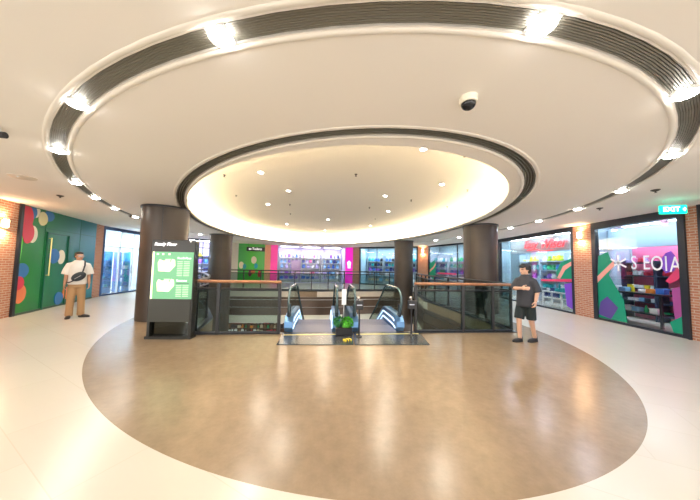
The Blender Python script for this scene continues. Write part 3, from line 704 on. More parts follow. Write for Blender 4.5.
# ------------------------------------------------------------------ ring lights, downlights, ceiling fittings
def on_ring(x, y, off):
    best = None
    for pnt in ell_pts(*OUT, n=720, off=off):
        d = (pnt[0] - x) ** 2 + (pnt[1] - y) ** 2
        if best is None or d < best[0]: best = (d, pnt)
    return best[1]
ringp = [(-0.83, 1.5), (1.1, 1.34), (-2.58, 2.2), (-3.95, 3.24), (-5.18, 4.6), (-5.9, 5.75), (-6.5, 6.9), (-7.0, 8.2), (-7.3, 9.7), (-7.6, 11.2), (-7.7, 13.0),
         (2.7, 1.92), (4.0, 3.05), (4.95, 4.45), (5.45, 5.95), (5.75, 7.5), (5.75, 8.9), (5.5, 10.4), (5.2, 12.0), (4.5, 13.6)]
RL = ['above the camera, left of the overhead pair', 'above the camera, right of the overhead pair', 'third along the left curve from overhead', 'fourth along the left curve from overhead', 'fifth along the left curve, over the cream floor', 'sixth along the left curve, nearing the green mural', 'seventh along the left curve, above the green mural', 'on the left curve just beside the large column', 'on the left curve behind the large column', 'on the left curve before the glazed entrance', 'on the far left curve beyond the columns',
      'third along the right curve from overhead', 'fourth along the right curve from overhead', 'fifth along the right curve from overhead', 'sixth along the right curve, above the brick pillar side', 'seventh along the right curve, before the red sign', 'eighth along the right curve, by the right column', 'on the right curve behind the right column', 'on the far right curve above the void edge', 'on the far right curve near the thin column']
for (x, y), rl in zip(ringp, RL):
    px, py = on_ring(x, y, -SL / 2); q1 = on_ring(x, y, 0); ang = math.atan2(q1[1] - py, q1[0] - px)
    t = thing('ring_spotlight', 'ceiling ring spotlight, ' + rl, 'spotlight', (px, py, CZ), ang, 'spotlights in the outer ceiling ring')
    part_box('housing', t, mat('lamp_housing', (0.85, 0.85, 0.85), 0.35), SL + 0.01, 0.13, 0.05, (0, 0, 0.012), 0.01)
    bm = bmesh.new(); bm_lathe(bm, [(0.001, -0.030), (0.055, -0.028), (0.07, -0.020), (0.075, -0.012)], 24); obj('lens', bm, mat('lamp_lens', (1, 1, 1), 0.3, emit=(1.0, 0.97, 0.92), es=40), t, 60)
    warm = (1.0, 0.90, 0.76) if px < 1.8 else (0.58, 0.70, 1.0)
    lamp(t, (0, 0, -0.045), RING_W, warm, 0.14, 175)
dl = [(-0.22, 3.95), (1.22, 4.15), (-2.0, 5.4), (2.2, 5.97), (1.38, 9.1), (-1.72, 6.75), (-2.8, 8.35), (0.98, 7.07), (-1.0, 11.0), (1.0, 12.5), (-3.2, 12.5), (-1.5, 14.6)]
dl = [(x * 1.075, y * 1.075) for x, y in dl]
for (x, y), nm in zip(dl, ('nearest pair, left', 'nearest pair, right', 'far left of the near row', 'right edge beside the dark slot', 'right of centre, deep', 'left of centre, middle', 'left side, deep', 'right of centre, middle', 'centre of the deep part', 'deep right part', 'deep left part', 'deepest of all')):
    t = thing('recessed_downlight', 'small round downlight in the oval ceiling recess, ' + nm, 'downlight', (x, y, DZ), 0, 'downlights in the oval recess')
    bm = bmesh.new(); bm_lathe(bm, [(0.045, -0.001), (0.075, -0.012), (0.08, -0.006), (0.08, 0.0)], 24); obj('bezel', bm, M_WHITE, t, 40)
    bm = bmesh.new(); bm_cyl(bm, 0.05, 0.05, 0.008, (0, 0, -0.010), 20); obj('lens', bm, mat('downlight_lens', (1, 1, 1), 0.3, emit=(1, 0.95, 0.85), es=30), t)
    lamp(t, (0, 0, -0.03), DOME_W, (1.0, 0.90, 0.76), 0.1, 170)
sp = [(-2.85, 8.37), (-2.9, 5.6), (-2.05, 8.3), (-2.4, 9.85), (0.1, 5.4), (3.0, 6.35), (0.64, 8.5), (2.0, 4.33), (1.05, 10.6), (-3.4, 7.3), (3.2, 8.2), (1.82, 7.45)]
sp = [(x * 1.075, y * 1.075) for x, y in sp]
for q, (x, y) in enumerate(sp):
    t = thing('sprinkler_head', 'tiny dark sprinkler head in the oval ceiling recess, %s nearest the camera' % ORD[sorted(range(12), key=lambda j: sp[j][1]).index(q)], 'sprinkler', (x, y, DZ), 0, 'sprinklers in the oval recess')
    bm = bmesh.new(); bm_lathe(bm, [(0.035, 0), (0.035, -0.006), (0.012, -0.01), (0.012, -0.04), (0.024, -0.045), (0.024, -0.05)], 12); obj('body', bm, mat('sprinkler_metal', (0.08, 0.07, 0.06), 0.4, 0.5), t, 40)
for q, (x, y) in enumerate([(-6.6, 5.6), (5.45, 4.4), (-7.1, 8.0), (5.85, 5.8)]):
    bm = bmesh.new(); bm_lathe(bm, [(0.06, 0.0), (0.06, -0.012), (0.03, -0.03), (0.012, -0.035), (0.012, -0.05), (0.025, -0.055)], 16)
    o = obj('sprinkler_head', bm, mat('sprinkler_metal', None), None, 40, (x, y, CZ)); tag(o, 'dark sprinkler head on the flat ceiling ' + ('near the green mural', 'in front of the lettered window', 'beyond the green mural near the column', 'above the brick pillar with the lamp')[q], 'sprinkler')
# smoke detector plate at left
t = thing('ceiling_speaker', 'flat round pale fitting on the ceiling above the left brick wall', 'ceiling fitting', (-5.85, 4.37, CZ))
bm = bmesh.new(); bm_lathe(bm, [(0.17, 0.0), (0.17, -0.008), (0.14, -0.02), (0.02, -0.022)], 32); obj('cover', bm, mat('fitting_beige', (0.62, 0.56, 0.47), 0.5), t, 40)
bm = bmesh.new(); bm_sphere(bm, 0.018, (0.05, -0.1, -0.02)); obj('indicator', bm, M_WHITE, t, 40)
# dome camera
def dome_cam(x, y, label, r=0.075, tilt=(0.35, -0.25)):
    t = thing('dome_camera', label, 'security camera', (x, y, CZ))
    bm = bmesh.new(); bm_lathe(bm, [(r, 0), (r, -0.025), (r * 0.92, -0.05), (r * 0.6, -0.06)], 32); obj('housing', bm, mat('camera_cream', (0.85, 0.80, 0.66), 0.4), t, 40)
    bm = bmesh.new(); bm_sphere(bm, r * 0.80, (0, 0, -0.055), (1, 1, 0.85)); obj('dome', bm, mat('camera_dome', (0.01, 0.012, 0.015), 0.06), t, 60)
dome_cam(0.99, 2.06, 'small dome security camera on the ceiling right of the overhead lights')
t = thing('bullet_camera', 'black bullet camera at the left edge of the ceiling', 'security camera', (-3.95, 2.68, CZ), 0.2)
bm = bmesh.new(); bm_cyl(bm, 0.04, 0.04, 0.05, (0, 0, -0.05), 20); obj('mount', bm, M_WHITE, t, 40)
bm = bmesh.new(); bm_tube(bm, [(-0.14, 0, -0.085), (0.10, 0, -0.085)], 0.035, 16); obj('barrel', bm, M_BLACK, t, 40)

# exit signs
def exit_sign(loc, a, label, w_=0.40, h_=0.17):
    t = thing('exit_sign', label, 'exit sign', loc, a)
    part_box('light_box', t, mat('exit_green', (0.0, 0.6, 0.35), 0.4, emit=(0.0, 0.85, 0.50), es=1.6), w_, 0.05, h_, (0, 0, 0), 0.008)
    b = text_bm('EXIT', h_ * 0.78, 0.002, 0, 0.002); b.transform(Matrix.Translation((-0.04, -0.028, 0))); obj('lettering', b, mat('exit_white', (0.9, 1, 0.95), 0.4, emit=(0.8, 1, 0.95), es=1.8), t)
    bm = bmesh.new(); bm_plate(bm, [(w_ * 0.34, -0.02), (w_ * 0.40, -0.02), (w_ * 0.40, -0.045), (w_ * 0.46, 0), (w_ * 0.40, 0.045), (w_ * 0.40, 0.02), (w_ * 0.34, 0.02)], -0.029, -0.026); obj('arrow', bm, mat('exit_white', None), t)
    top = CZ - loc[2]
    if top > h_ / 2 + 0.01:
        bm = bmesh.new(); [bm_tube(bm, [(s * w_ * 0.35, 0, h_ / 2), (s * w_ * 0.35, 0, top)], 0.006, 6) for s in (-1, 1)]; obj('hanging_rod', bm, M_STEEL, t)
exit_sign((6.6, 5.06, 2.76), -0.25, 'green lit exit sign hanging before the lettered right window', 0.42)
exit_sign(to_world(3, 1.5, 2.0, 2.6), seg(3)[2], 'small green exit sign inside the glazed left entrance')
exit_sign(to_world(13, 0.9, 1.9, 2.62), seg(13)[2], 'small green exit sign inside the far shop beside the column', 0.5, 0.2)
# black hanging wayfinding sign
t = thing('hanging_sign', 'black hanging direction sign in front of the far green mural', 'sign', (-6.9, 18.3, 2.52), 0.3)
part_box('board', t, M_BLACK, 1.25, 0.08, 0.30, (0, 0, 0))
b = text_bm('Toilets', 0.24, 0.003); b.transform(Matrix.Translation((0.08, -0.045, 0.02))); obj('lettering', b, mat('emblem_white', None), t)
bm = bmesh.new(); bm_plate(bm, [(-0.5, 0.0), (-0.4, 0.08), (-0.4, 0.03), (-0.3, 0.03), (-0.3, -0.03), (-0.4, -0.03), (-0.4, -0.08)], -0.047, -0.04); obj('arrow', bm, mat('emblem_white', None), t)
bm = bmesh.new(); [bm_tube(bm, [(s * 0.5, 0, 0.15), (s * 0.5, 0, CZ - 2.52)], 0.01, 6) for s in (-1, 1)]; obj('hanging_rod', bm, M_BLACK, t)
# wall lamps on the brick pillars
def sconce(i, x, z, label, pw=10):
    t = thing('wall_lamp', label, 'wall lamp', to_world(i, x, 0, z), seg(i)[2])
    part_box('back_plate', t, M_STEEL, 0.07, 0.015, 0.16, (0, -0.008, 0))
    bm = bmesh.new(); bm_lathe(bm, [(0.035, -0.10), (0.05, -0.08), (0.055, 0.08), (0.045, 0.11)], 20, (0, -0.075, 0)); obj('shade', bm, mat('sconce_glass', (1, 0.9, 0.75), 0.4, emit=(1.0, 0.72, 0.42), es=7), t, 40)
    lamp(t, (0, -0.085, -0.14), pw, (1.0, 0.65, 0.36), 0.08, 180); lamp(t, (0, -0.085, 0.14), pw * 0.3, (1.0, 0.65, 0.36), 0.08, 180, (PI, 0, 0))
sconce(17, 0.31, 2.60, 'glowing wall lamp high on the right brick pillar')
sconce(0, 3.2, 2.35, 'glowing wall lamp on the brick wall at the far left edge', 12)
sconce(14, 0.36, 2.60, 'added wall lamp brightening the orange brick strip right of the thin column', 9)  # added lamp, put here only to keep the orange strip bright

# ------------------------------------------------------------------ guard rails round the void
def along(pts, d):
    acc = 0
    for a, b in zip(pts, pts[1:]):
        l = (Vector(b) - Vector(a)).length
        if acc + l >= d - 1e-6:
            f = (d - acc) / l; return (a[0] + (b[0] - a[0]) * f, a[1] + (b[1] - a[1]) * f, math.atan2(b[1] - a[1], b[0] - a[0]))
        acc += l
    a, b = pts[-2], pts[-1]; return (b[0], b[1], math.atan2(b[1] - a[1], b[0] - a[0]))
def smooth_path(pts, it=2):
    pts = [tuple(p) for p in pts]
    for _ in range(it):
        out = [pts[0]]
        for a, b in zip(pts, pts[1:]):
            out.append((a[0] * .75 + b[0] * .25, a[1] * .75 + b[1] * .25)); out.append((a[0] * .25 + b[0] * .75, a[1] * .25 + b[1] * .75))
        out.append(pts[-1]); pts = out
    return pts
def guard_rail(label, pts, posts, rail_m, H=1.10, sm=0, post_w=0.05, bar=True, tint=M_RGLASS, shoe=True, drop_end=False):
    pts = smooth_path(pts, sm) if sm else pts
    tot = sum((Vector(b) - Vector(a)).length for a, b in zip(pts, pts[1:]))
    ds = [tot * q / (posts - 1) for q in range(posts)] if isinstance(posts, int) else [tot * f for f in posts]
    o = pts[0]; t = thing('guard_rail', label, 'railing', (o[0], o[1], 0), 0, 'glass guard rails about the void')
    loc = [(p[0] - o[0], p[1] - o[1]) for p in pts]
    bm = bmesh.new(); pp = [(p[0], p[1], H) for p in loc]
    bm_tube(bm, pp, 0.032, 12); obj('handrail', bm, rail_m, t, 50)
    if bar:
        bm = bmesh.new(); bm_tube(bm, [(p[0], p[1], H - 0.15) for p in loc], 0.022, 8); obj('lower_bar', bm, M_BLACK, t, 50)
    if shoe:
        bm = bmesh.new(); bm_tube(bm, [(p[0], p[1], 0.035) for p in loc], 0.03, 8); obj('base_shoe', bm, M_DARK, t, 50)
    P = []
    for d in ds:
        x, y, a = along(loc, d); P.append((x, y)); part_box('post', t, M_BLACK, post_w, post_w, H - 0.03, (x, y, (H - 0.03) / 2), 0, a)
    for (x0, y0), (x1, y1) in zip(P, P[1:]):
        l = math.hypot(x1 - x0, y1 - y0); a = math.atan2(y1 - y0, x1 - x0)
        part_box('glass_panel', t, tint, l - post_w - 0.01, 0.012, H - 0.22, ((x0 + x1) / 2, (y0 + y1) / 2, (H - 0.22) / 2 + 0.06), 0, a)
    return t
gl = guard_rail('near left glass barrier with wooden handrail between the directory stand and escalators', [(-3.22, 5.28), (-1.47, 5.45)], [0.0, 0.27, 0.985], M_WOOD, post_w=0.06)
gr = guard_rail('near right glass barrier with wooden handrail in front of the dark column', [(1.5, 5.78), (3.85, 6.0)], [0.01, 0.49, 0.80], M_WOOD, post_w=0.06)
part_box('glass_panel', gr, M_RGLASS, 1.16, 0.014, 1.10, (1.78, 0.155, 0.57), 0, 0.0934)
guard_rail('left side glass barrier running back from behind the directory stand', [(-3.3, 5.5), (-3.8, 6.9), (-5.1, 8.9), (-6.6, 10.85), (-7.75, 12.3)], 8, M_BLACK, sm=1)
guard_rail('long curved far glass barrier with black posts across the void', [(-7.85, 12.8), (-7.7, 14.05), (-5.94, 14.1), (-3.7, 14.3), (-1.65, 14.5), (0.2, 14.9), (2.2, 15.45), (3.4, 15.45)], 14, M_BLACK, sm=1)
guard_rail('right side glass barrier running back behind the right column', [(3.97, 6.2), (3.97, 6.7), (3.89, 7.6), (3.66, 9.5), (3.41, 11.2), (3.66, 13.0), (3.88, 14.6)], 9, M_BLACK, sm=1)

# ------------------------------------------------------------------ escalators
EA = rad(5.4)
for lb, pl in (('left', [(-1.32, 4.70), (0.10, 4.79), (0.10, 5.60), (-1.40, 5.44)]), ('right', [(0.12, 4.79), (1.56, 4.88), (1.60, 5.74), (0.12, 5.60)])):
    bm = bmesh.new(); bm_prism(bm, pl, 0.001, 0.014)
    t = tag(obj('landing_plate', bm, mat('landing_dark', (0.09, 0.10, 0.115), 0.22, 0.5)), 'dark metal floor plate before the %s escalator' % lb, 'floor plate')
    bm = bmesh.new()
    (x0, y0), (x1, y1) = pl[3], pl[2]
    q = [(x0 + 0.05, y0 - 0.14), (x1 - 0.05, y1 - 0.14), (x1 - 0.05, y1 - 0.09), (x0 + 0.05, y0 - 0.09)]
    bm_prism(bm, q, 0.013, 0.017); obj('yellow_line', bm, mat('line_yellow', (0.75, 0.66, 0.25), 0.5), t)
def escalator(cx, cy, label):
    t = thing('escalator', label, 'escalator', (cx, cy, 0), EA, 'two escalators going down')
    F, T, Y1 = 1.0, math.tan(rad(30)), 9.6
    zc = lambda y: 0.0 if y < F else -(y - F) * T
    ys = [-0.02, 0.5, F - 0.1, F + 0.15, 3, 5, 7, Y1]
    for s in (-1, 1):
        # deck: rounded nose at the near end
        prof = [(-0.28, -0.0), (-0.36, 0.10), (-0.34, 0.22), (-0.22, 0.32), (0.0, 0.36), (F, 0.36), (F + 0.3, 0.36 - 0.15), (Y1, 0.36 + zc(Y1)), (Y1, zc(Y1) - 0.35), (F + 0.3, -0.55), (0.05, -0.35), (0.05, 0.0)]
        b2 = bmesh.new(); bm_prism(b2, prof, s * 0.44, s * 0.62); b2.transform(Matrix(((0, 0, 1, 0), (1, 0, 0, 0), (0, 1, 0, 0), (0, 0, 0, 1))))
        dk = obj('skirt_panel', b2, mat('skirt_blue_steel', (0.10, 0.22, 0.42), 0.3, 0.6), t)
        bm = bmesh.new()
        for zz in (0.10, 0.24):
            pts = [(-0.24 + 0.1 * (zz > 0.2), zz - 0.04), (-0.05, zz), (F, zz), (F + 1.2, zz - 1.2 * T + 0.05)]
            bm_tube(bm, [(s * 0.437, y, z) for y, z in pts], 0.016, 6)
        obj('skirt_glint', bm, mat('skirt_glint_glow', (0.9, 0.95, 1), 0.4, emit=(0.40, 0.68, 1.0), es=1.0), t, 50)  # added glowing strips, stand in for bright reflections on the steel deck
        prof = [(-0.26, 0.33), (-0.38, 0.55), (-0.38, 0.72), (-0.28, 0.87), (-0.12, 0.93), (F, 0.93), (F + 0.3, 0.93 - 0.13), (Y1, 0.93 + zc(Y1)), (Y1, 0.36 + zc(Y1)), (F + 0.3, 0.21), (F, 0.36), (0, 0.36)]
        b2 = bmesh.new(); bm_prism(b2, prof, s * 0.53 - 0.006, s * 0.53 + 0.006); b2.transform(Matrix(((0, 0, 1, 0), (1, 0, 0, 0), (0, 1, 0, 0), (0, 0, 0, 1))))
        obj('balustrade_glass', b2, M_RGLASS, t)
        hp = [(0.10, 0.30), (-0.24, 0.36), (-0.36, 0.50), (-0.41, 0.64), (-0.385, 0.78), (-0.30, 0.89), (-0.16, 0.95), (0.0, 0.965), (F - 0.15, 0.965), (F + 0.05, 0.94), (F + 0.25, 0.86), (F + 0.6, 0.965 + zc(F + 0.6) - 0.01), (4, 0.965 + zc(4)), (Y1, 0.965 + zc(Y1))]
        bm = bmesh.new(); bm_tube(bm, [(s * 0.53, y, z) for y, z in hp], 0.027, 10, False, 0.8); obj('handrail', bm, mat('handrail_rubber', (0.10, 0.16, 0.18), 0.2, 0.3), t, 60)
        bm = bmesh.new(); bm_box(bm, 0.08, 0.10, 0.30, (s * 0.53, -0.27, 0.47), 0, 0.03); obj('newel_cap', bm, mat('newel_dark', (0.02, 0.035, 0.05), 0.25), t)
    bm = bmesh.new(); bm_box(bm, 0.86, 0.62, 0.03, (0, -0.08, 0.0)); 
    for q in range(22): bm_box(bm, 0.012, 0.16, 0.012, (-0.41 + q * 0.039, 0.26, 0.008))
    obj('comb_plate', bm, mat('comb_alu', (0.20, 0.20, 0.26), 0.45, 0.4), t)
    for q in range(22):
        y = 0.36 + 0.4 * q; z = min(0.0, zc(y + 0.1))
        bm = bmesh.new(); bm_box(bm, 0.86, 0.395, 0.05, (0, y, z - 0.028)); bm_box(bm, 0.86, 0.03, 0.23, (0, y + 0.19, z - 0.14))
        for g in range(14): bm_box(bm, 0.03, 0.39, 0.01, (-0.40 + g * 0.0615, y, z + 0.001))
        obj('step', bm, mat('step_alu', (0.17, 0.17, 0.24), 0.5, 0.3), t)
    bm = bmesh.new(); b2 = [(0.05, -0.30), (F, -0.40), (Y1, zc(Y1) - 0.3), (Y1, zc(Y1) - 0.9), (F, -0.95), (0.05, -0.95)]
    bm_prism(bm, b2, -0.62, 0.62); bm.transform(Matrix(((0, 0, 1, 0), (1, 0, 0, 0), (0, 1, 0, 0), (0, 0, 0, 1)))); obj('truss', bm, M_FASCIA, t)
escalator(-0.83, 5.98, 'left of the two escalators going down, nearer the wooden left barrier')
escalator(0.63, 6.12, 'right of the two escalators going down, nearer the right barrier')

# planter, signs and marker between the escalators
t = thing('planter', 'small green plant in a long black planter between the escalators', 'plant', (-0.10, 5.42, 0.018), EA); t.scale = (0.75, 0.75, 0.75)
bm = bmesh.new(); bm_box(bm, 0.46, 0.20, 0.20, (0, 0, 0.10), 0, 0.012); obj('trough', bm, M_BLACK, t)
bm = bmesh.new(); bm_box(bm, 0.42, 0.16, 0.012, (0, 0, 0.200)); obj('soil', bm, mat('soil', (0.05, 0.03, 0.02), 0.9), t)
def leaves(bm, c, r, n, sz):
    for _ in range(n):
        d = Vector((random.gauss(0, 1), random.gauss(0, 1), random.gauss(0, 1) + 0.25)).normalized(); p = Vector(c) + d * r * random.uniform(0.55, 1.0)
        s = d.cross(Vector((random.random(), random.random(), random.random()))).normalized(); u = d.cross(s)
        w_ = s * sz * 0.45; l_ = (u * 0.7 + d * 0.6) * sz
        v = [bm.verts.new(p), bm.verts.new(p + l_ * 0.5 + w_), bm.verts.new(p + l_), bm.verts.new(p + l_ * 0.5 - w_)]; bm.faces.new(v)
bm = bmesh.new(); leaves(bm, (0.10, 0, 0.33), 0.15, 220, 0.08); obj('foliage', bm, mat('leaf_bright', (0.10, 0.50, 0.04), 0.4, noise=0.4, nscale=14), t)
bm = bmesh.new(); leaves(bm, (-0.14, 0.02, 0.36), 0.13, 110, 0.09); obj('foliage', bm, mat('leaf_deep', (0.03, 0.22, 0.06), 0.45), t)
bm = bmesh.new(); [bm_tube(bm, [(x, 0, 0.2), (x + 0.01, 0.0, 0.36)], 0.012, 6) for x in (0.10, -0.14)]; obj('stem', bm, mat('stem_brown', (0.12, 0.08, 0.03), 0.7), t)
def sign_post(x, y, label):
    t = thing('notice_post', label, 'notice post', (x, y, 0.014), EA)
    bm = bmesh.new(); bm_cyl(bm, 0.07, 0.06, 0.015, (0, 0, 0), 20); bm_tube(bm, [(0, 0, 0.01), (0, 0, 0.58)], 0.018, 10); obj('stand', bm, M_BLACK, t, 40)
    part_box('box', t, M_BLACK, 0.16, 0.07, 0.19, (0, 0, 0.65), 0.01)
    part_box('label_strip', t, mat('strip_pale', (0.55, 0.6, 0.75), 0.4), 0.11, 0.004, 0.02, (0, -0.036, 0.655))
    bm = bmesh.new(); bm_sphere(bm, 0.035, (-0.02, 0, 0.80)); bm_tube(bm, [(0, 0, 0.74), (-0.02, 0, 0.79)], 0.01, 8); obj('finial', bm, M_CHROME, t, 50)
sign_post(0.22, 5.30, 'black box on a thin post beside the plant between the escalators')
sign_post(1.36, 5.50, 'black box on a thin post at the right side of the right escalator')
t = thing('notice_board', 'narrow upright white notice between the two escalators', 'notice', (-0.11, 5.56, 0.014), EA)
part_box('board', t, mat('notice_white', (0.75, 0.82, 0.9), 0.4), 0.10, 0.012, 0.34, (0, 0, 0.78)); part_box('foot', t, M_BLACK, 0.12, 0.10, 0.02, (0, 0, 0.01))
bm = bmesh.new(); bm_tube(bm, [(0, 0.012, 0.01), (0, 0.012, 0.80)], 0.010, 8); obj('pole', bm, M_STEEL, t, 40)
t = thing('hazard_marker', 'small yellow and black striped wedge on the floor plate', 'marker', (-0.02, 5.02, 0.014), EA + 0.5)
for q in range(5):
    bm = bmesh.new(); bm_box(bm, 0.03, 0.09, 0.03, (-0.06 + q * 0.03, 0, 0.015)); obj('stripe', bm, mat('hazard_yellow', (0.85, 0.70, 0.05), 0.5) if q % 2 == 0 else M_BLACK, t)

# ------------------------------------------------------------------ directory stand
KX, KY = -3.50, 5.02
t = thing('directory_stand', 'tall black directory stand with a lit green map screen', 'directory', (KX, KY, 0), rad(3))
M_KB = mat('kiosk_black', (0.022, 0.022, 0.020), 0.22)
part_box('cabinet', t, M_KB, 0.84, 0.16, 1.56, (0, 0.0, 1.15), 0.012)
part_box('front_panel', t, mat('kiosk_glass', (0.03, 0.032, 0.025), 0.08), 0.78, 0.012, 0.44, (0, -0.084, 0.55))
for s in (-1, 1): part_box('leg', t, M_KB, 0.05, 0.14, 0.40, (s * 0.39, 0, 0.20))
part_box('base_bar', t, M_KB, 0.86, 0.20, 0.05, (0, 0, 0.025))
part_box('lower_glass', t, glass_mat('dark_reflection_glass', (0.30, 0.32, 0.28)), 0.72, 0.01, 0.32, (0, 0, 0.21))  # dark tint paints in the column's reflection on this pane
scn = part_box('screen', t, mat('screen_green', (0.05, 0.2, 0.1), 0.3, emit=(0.20, 0.48, 0.24), es=0.50), 0.76, 0.008, 0.92, (0.02, -0.083, 1.23))
M_SC = mat('screen_cream', (0.8, 0.8, 0.5), 0.3, emit=(0.95, 0.95, 0.55), es=0.85); M_ST = mat('screen_text', (0.8, 0.9, 0.8), 0.3, emit=(0.85, 1.0, 0.85), es=0.8)
M_SD = mat('screen_dim', (0.3, 0.5, 0.3), 0.3, emit=(0.45, 0.75, 0.38), es=0.8)
part_box('bright_edge', scn, M_SC, 0.03, 0.004, 0.92, (-0.36, -0.088, 1.23))
for z in (1.43, 1.04):
    poly = [(-0.25, z - 0.12), (-0.27, z + 0.04), (-0.24, z + 0.11), (-0.17, z + 0.08), (-0.08, z + 0.10), (-0.03, z + 0.05), (0.0, z + 0.12), (0.05, z + 0.10), (0.06, z - 0.01), (0.0, z - 0.08), (-0.04, z - 0.13)]
    bm = bmesh.new(); bm_plate(bm, poly, -0.090, -0.086); obj('floor_map', bm, M_SC, scn)
    bm = bmesh.new(); bm_plate(bm, [(-0.14, z + 0.12), (-0.02, z + 0.12), (-0.05, z + 0.07), (-0.12, z + 0.085)], -0.0915, -0.088); obj('map_zone', bm, M_SD, scn)
for s, z in (('Fourth Floor', 1.57), ('Basement', 1.13)):
    b = text_bm(s, 0.050, 0.001, 0, 0.0015, 'LEFT'); b.transform(Matrix.Translation((0.10, -0.089, z))); obj('heading', b, M_ST, scn)
for z0, n in ((1.50, 9), (1.03, 7)):
    bm = bmesh.new()
    for q in range(n):
        bm_box(bm, 0.10, 0.003, 0.012, (0.15, -0.0885, z0 - q * 0.034)); bm_box(bm, 0.11, 0.003, 0.012, (0.28, -0.0885, z0 - q * 0.034))
    obj('listing', bm, M_SD, scn)
bm = bmesh.new(); bm_box(bm, 0.24, 0.003, 0.008, (0.22, -0.0885, 1.075)); obj('divider', bm, M_KB, scn)
for x in (-0.28, -0.18, -0.06): part_box('icon', scn, M_SC, 0.035, 0.003, 0.03, (x, -0.0885, 1.645))
b = text_bm('Ready Floor', 0.085, 0.002, 0.25, 0.003, 'LEFT'); b.transform(Matrix.Translation((-0.36, -0.083, 1.84))); obj('header_lettering', b, mat('emblem_white', None), t)
bm = bmesh.new(); bm_tube(bm, [(0.33, -0.08, 1.90), (0.33, -0.09, 1.90)], 0.014, 10); obj('sensor', bm, M_WHITE, t)

# ------------------------------------------------------------------ people
def bake(bm, name, voxel, m, parent, sm=6, fac=0.5):
    o = obj(name, bm, m, parent)
    r = o.modifiers.new('remesh', 'REMESH'); r.mode = 'VOXEL'; r.voxel_size = voxel; r.use_smooth_shade = True
    k = o.modifiers.new('smooth', 'SMOOTH'); k.factor = fac; k.iterations = sm
    dg = bpy.context.evaluated_depsgraph_get(); dg.update()
    me = bpy.data.meshes.new_from_object(o.evaluated_get(dg)); old = o.data
    o.modifiers.clear(); o.data = me; me.name = name; bpy.data.meshes.remove(old)
    if not me.materials: me.materials.append(m)
    me.polygons.foreach_set('use_smooth', [True] * len(me.polygons))
    return o
def limb(bm, pts, rads, flat=1.0):
    pts = [Vector(p) for p in pts]
    P, R = [], []
    for i in range(len(pts) - 1):               # rounder interpolation between joints
        for f in (0, 0.34, 0.67): P.append(pts[i].lerp(pts[i + 1], f)); R.append(rads[i] + (rads[i + 1] - rads[i]) * f)
    P.append(pts[-1]); R.append(rads[-1])
    bm_tube(bm, P, R, 12, False, flat)
    bm_sphere(bm, rads[0], pts[0], (1, 1, 1), 12, 8); bm_sphere(bm, rads[-1], pts[-1], (1, 1, 1), 12, 8)
    for p, r in list(zip(pts, rads))[1:-1]: bm_sphere(bm, r, p, (1, 1, 1), 12, 8)
def hand(bm, wrist, d, n, curl=22):
    w_ = Vector(wrist); d = Vector(d).normalized(); n = Vector(n); n = (n - d * n.dot(d)).normalized()
    return w_, d, n
def build_hand(bm, wrist, d, n, side, curl=22):
    w_, d, n = hand(bm, wrist, d, n); t = d.cross(n) * side
    M = Matrix((t, d, n)).transposed().to_4x4(); M.translation = w_ + d * 0.048
    bmesh.ops.create_uvsphere(bm, u_segments=14, v_segments=10, radius=1, matrix=M @ Matrix.Diagonal((0.040, 0.056, 0.018, 1)))
    for off, L_, r in ((0.029, 0.070, 0.0088), (0.010, 0.079, 0.009), (-0.009, 0.073, 0.0088), (-0.027, 0.057, 0.008)):
        p = w_ + d * 0.082 + t * off; pts = [w_ + d * 0.05 + t * off * 0.8, p]; a = rad(8)
        for f in (0.42, 0.33, 0.25):
            a += rad(curl); p = p + (d * cos(a) + n * sin(a)) * (L_ * f) + t * off * 0.04; pts.append(p)
        bm_tube(bm, pts, [r, r, r, r * 0.95, r * 0.8], 8)
    p0 = w_ + d * 0.02 + t * 0.024; p1 = p0 + (d * 0.55 + t * 0.75 + n * 0.3).normalized() * 0.040; p2 = p1 + (d * 0.85 + t * 0.3 + n * 0.4).normalized() * 0.030; p3 = p2 + (d + n * 0.4).normalized() * 0.022
    bm_tube(bm, [p0, p1, p2, p3], [0.014, 0.0115, 0.010, 0.008], 8)
def head(bm, base, turn, k=1.0):
    """base = centre of the skull; returns the matrix of the head"""
    M = Matrix.Translation(base) @ Matrix.Rotation(turn, 4, 'Z') @ Matrix.Scale(k, 4)
    def S(c, sc, u=16, v=12): bmesh.ops.create_uvsphere(bm, u_segments=u, v_segments=v, radius=1, matrix=M @ Matrix.Translation(c) @ Matrix.Diagonal(sc + (1,)))
    S((0, 0.012, 0.025), (0.074, 0.094, 0.088)); S((0, -0.018, -0.045), (0.060, 0.072, 0.072)); S((0, -0.048, -0.088), (0.032, 0.034, 0.026))
    S((0, -0.078, 0.008), (0.052, 0.014, 0.016))                                     # brow
    S((0, -0.096, -0.028), (0.013, 0.020, 0.016), 10, 8); S((0, -0.088, -0.005), (0.009, 0.014, 0.026), 10, 8)   # nose
    S((0, -0.086, -0.062), (0.024, 0.010, 0.010), 10, 8)                             # lips
    for s in (-1, 1):
        S((s * 0.036, -0.066, -0.030), (0.024, 0.020, 0.022), 10, 8); S((s * 0.074, 0.008, -0.012), (0.010, 0.020, 0.032), 10, 8)
    return M
def paint_face(o, M, skin, eye, lip):
    me = o.data
    me.materials.append(eye); me.materials.append(lip)
    Mi = M.inverted()
    for p in me.polygons:
        c = Mi @ p.center
        if c.y < -0.055 and abs(c.z + 0.004) < 0.0075 and 0.018 < abs(c.x) < 0.045: p.material_index = 1
        elif c.y < -0.07 and abs(c.z + 0.062) < 0.007 and abs(c.x) < 0.022: p.material_index = 2
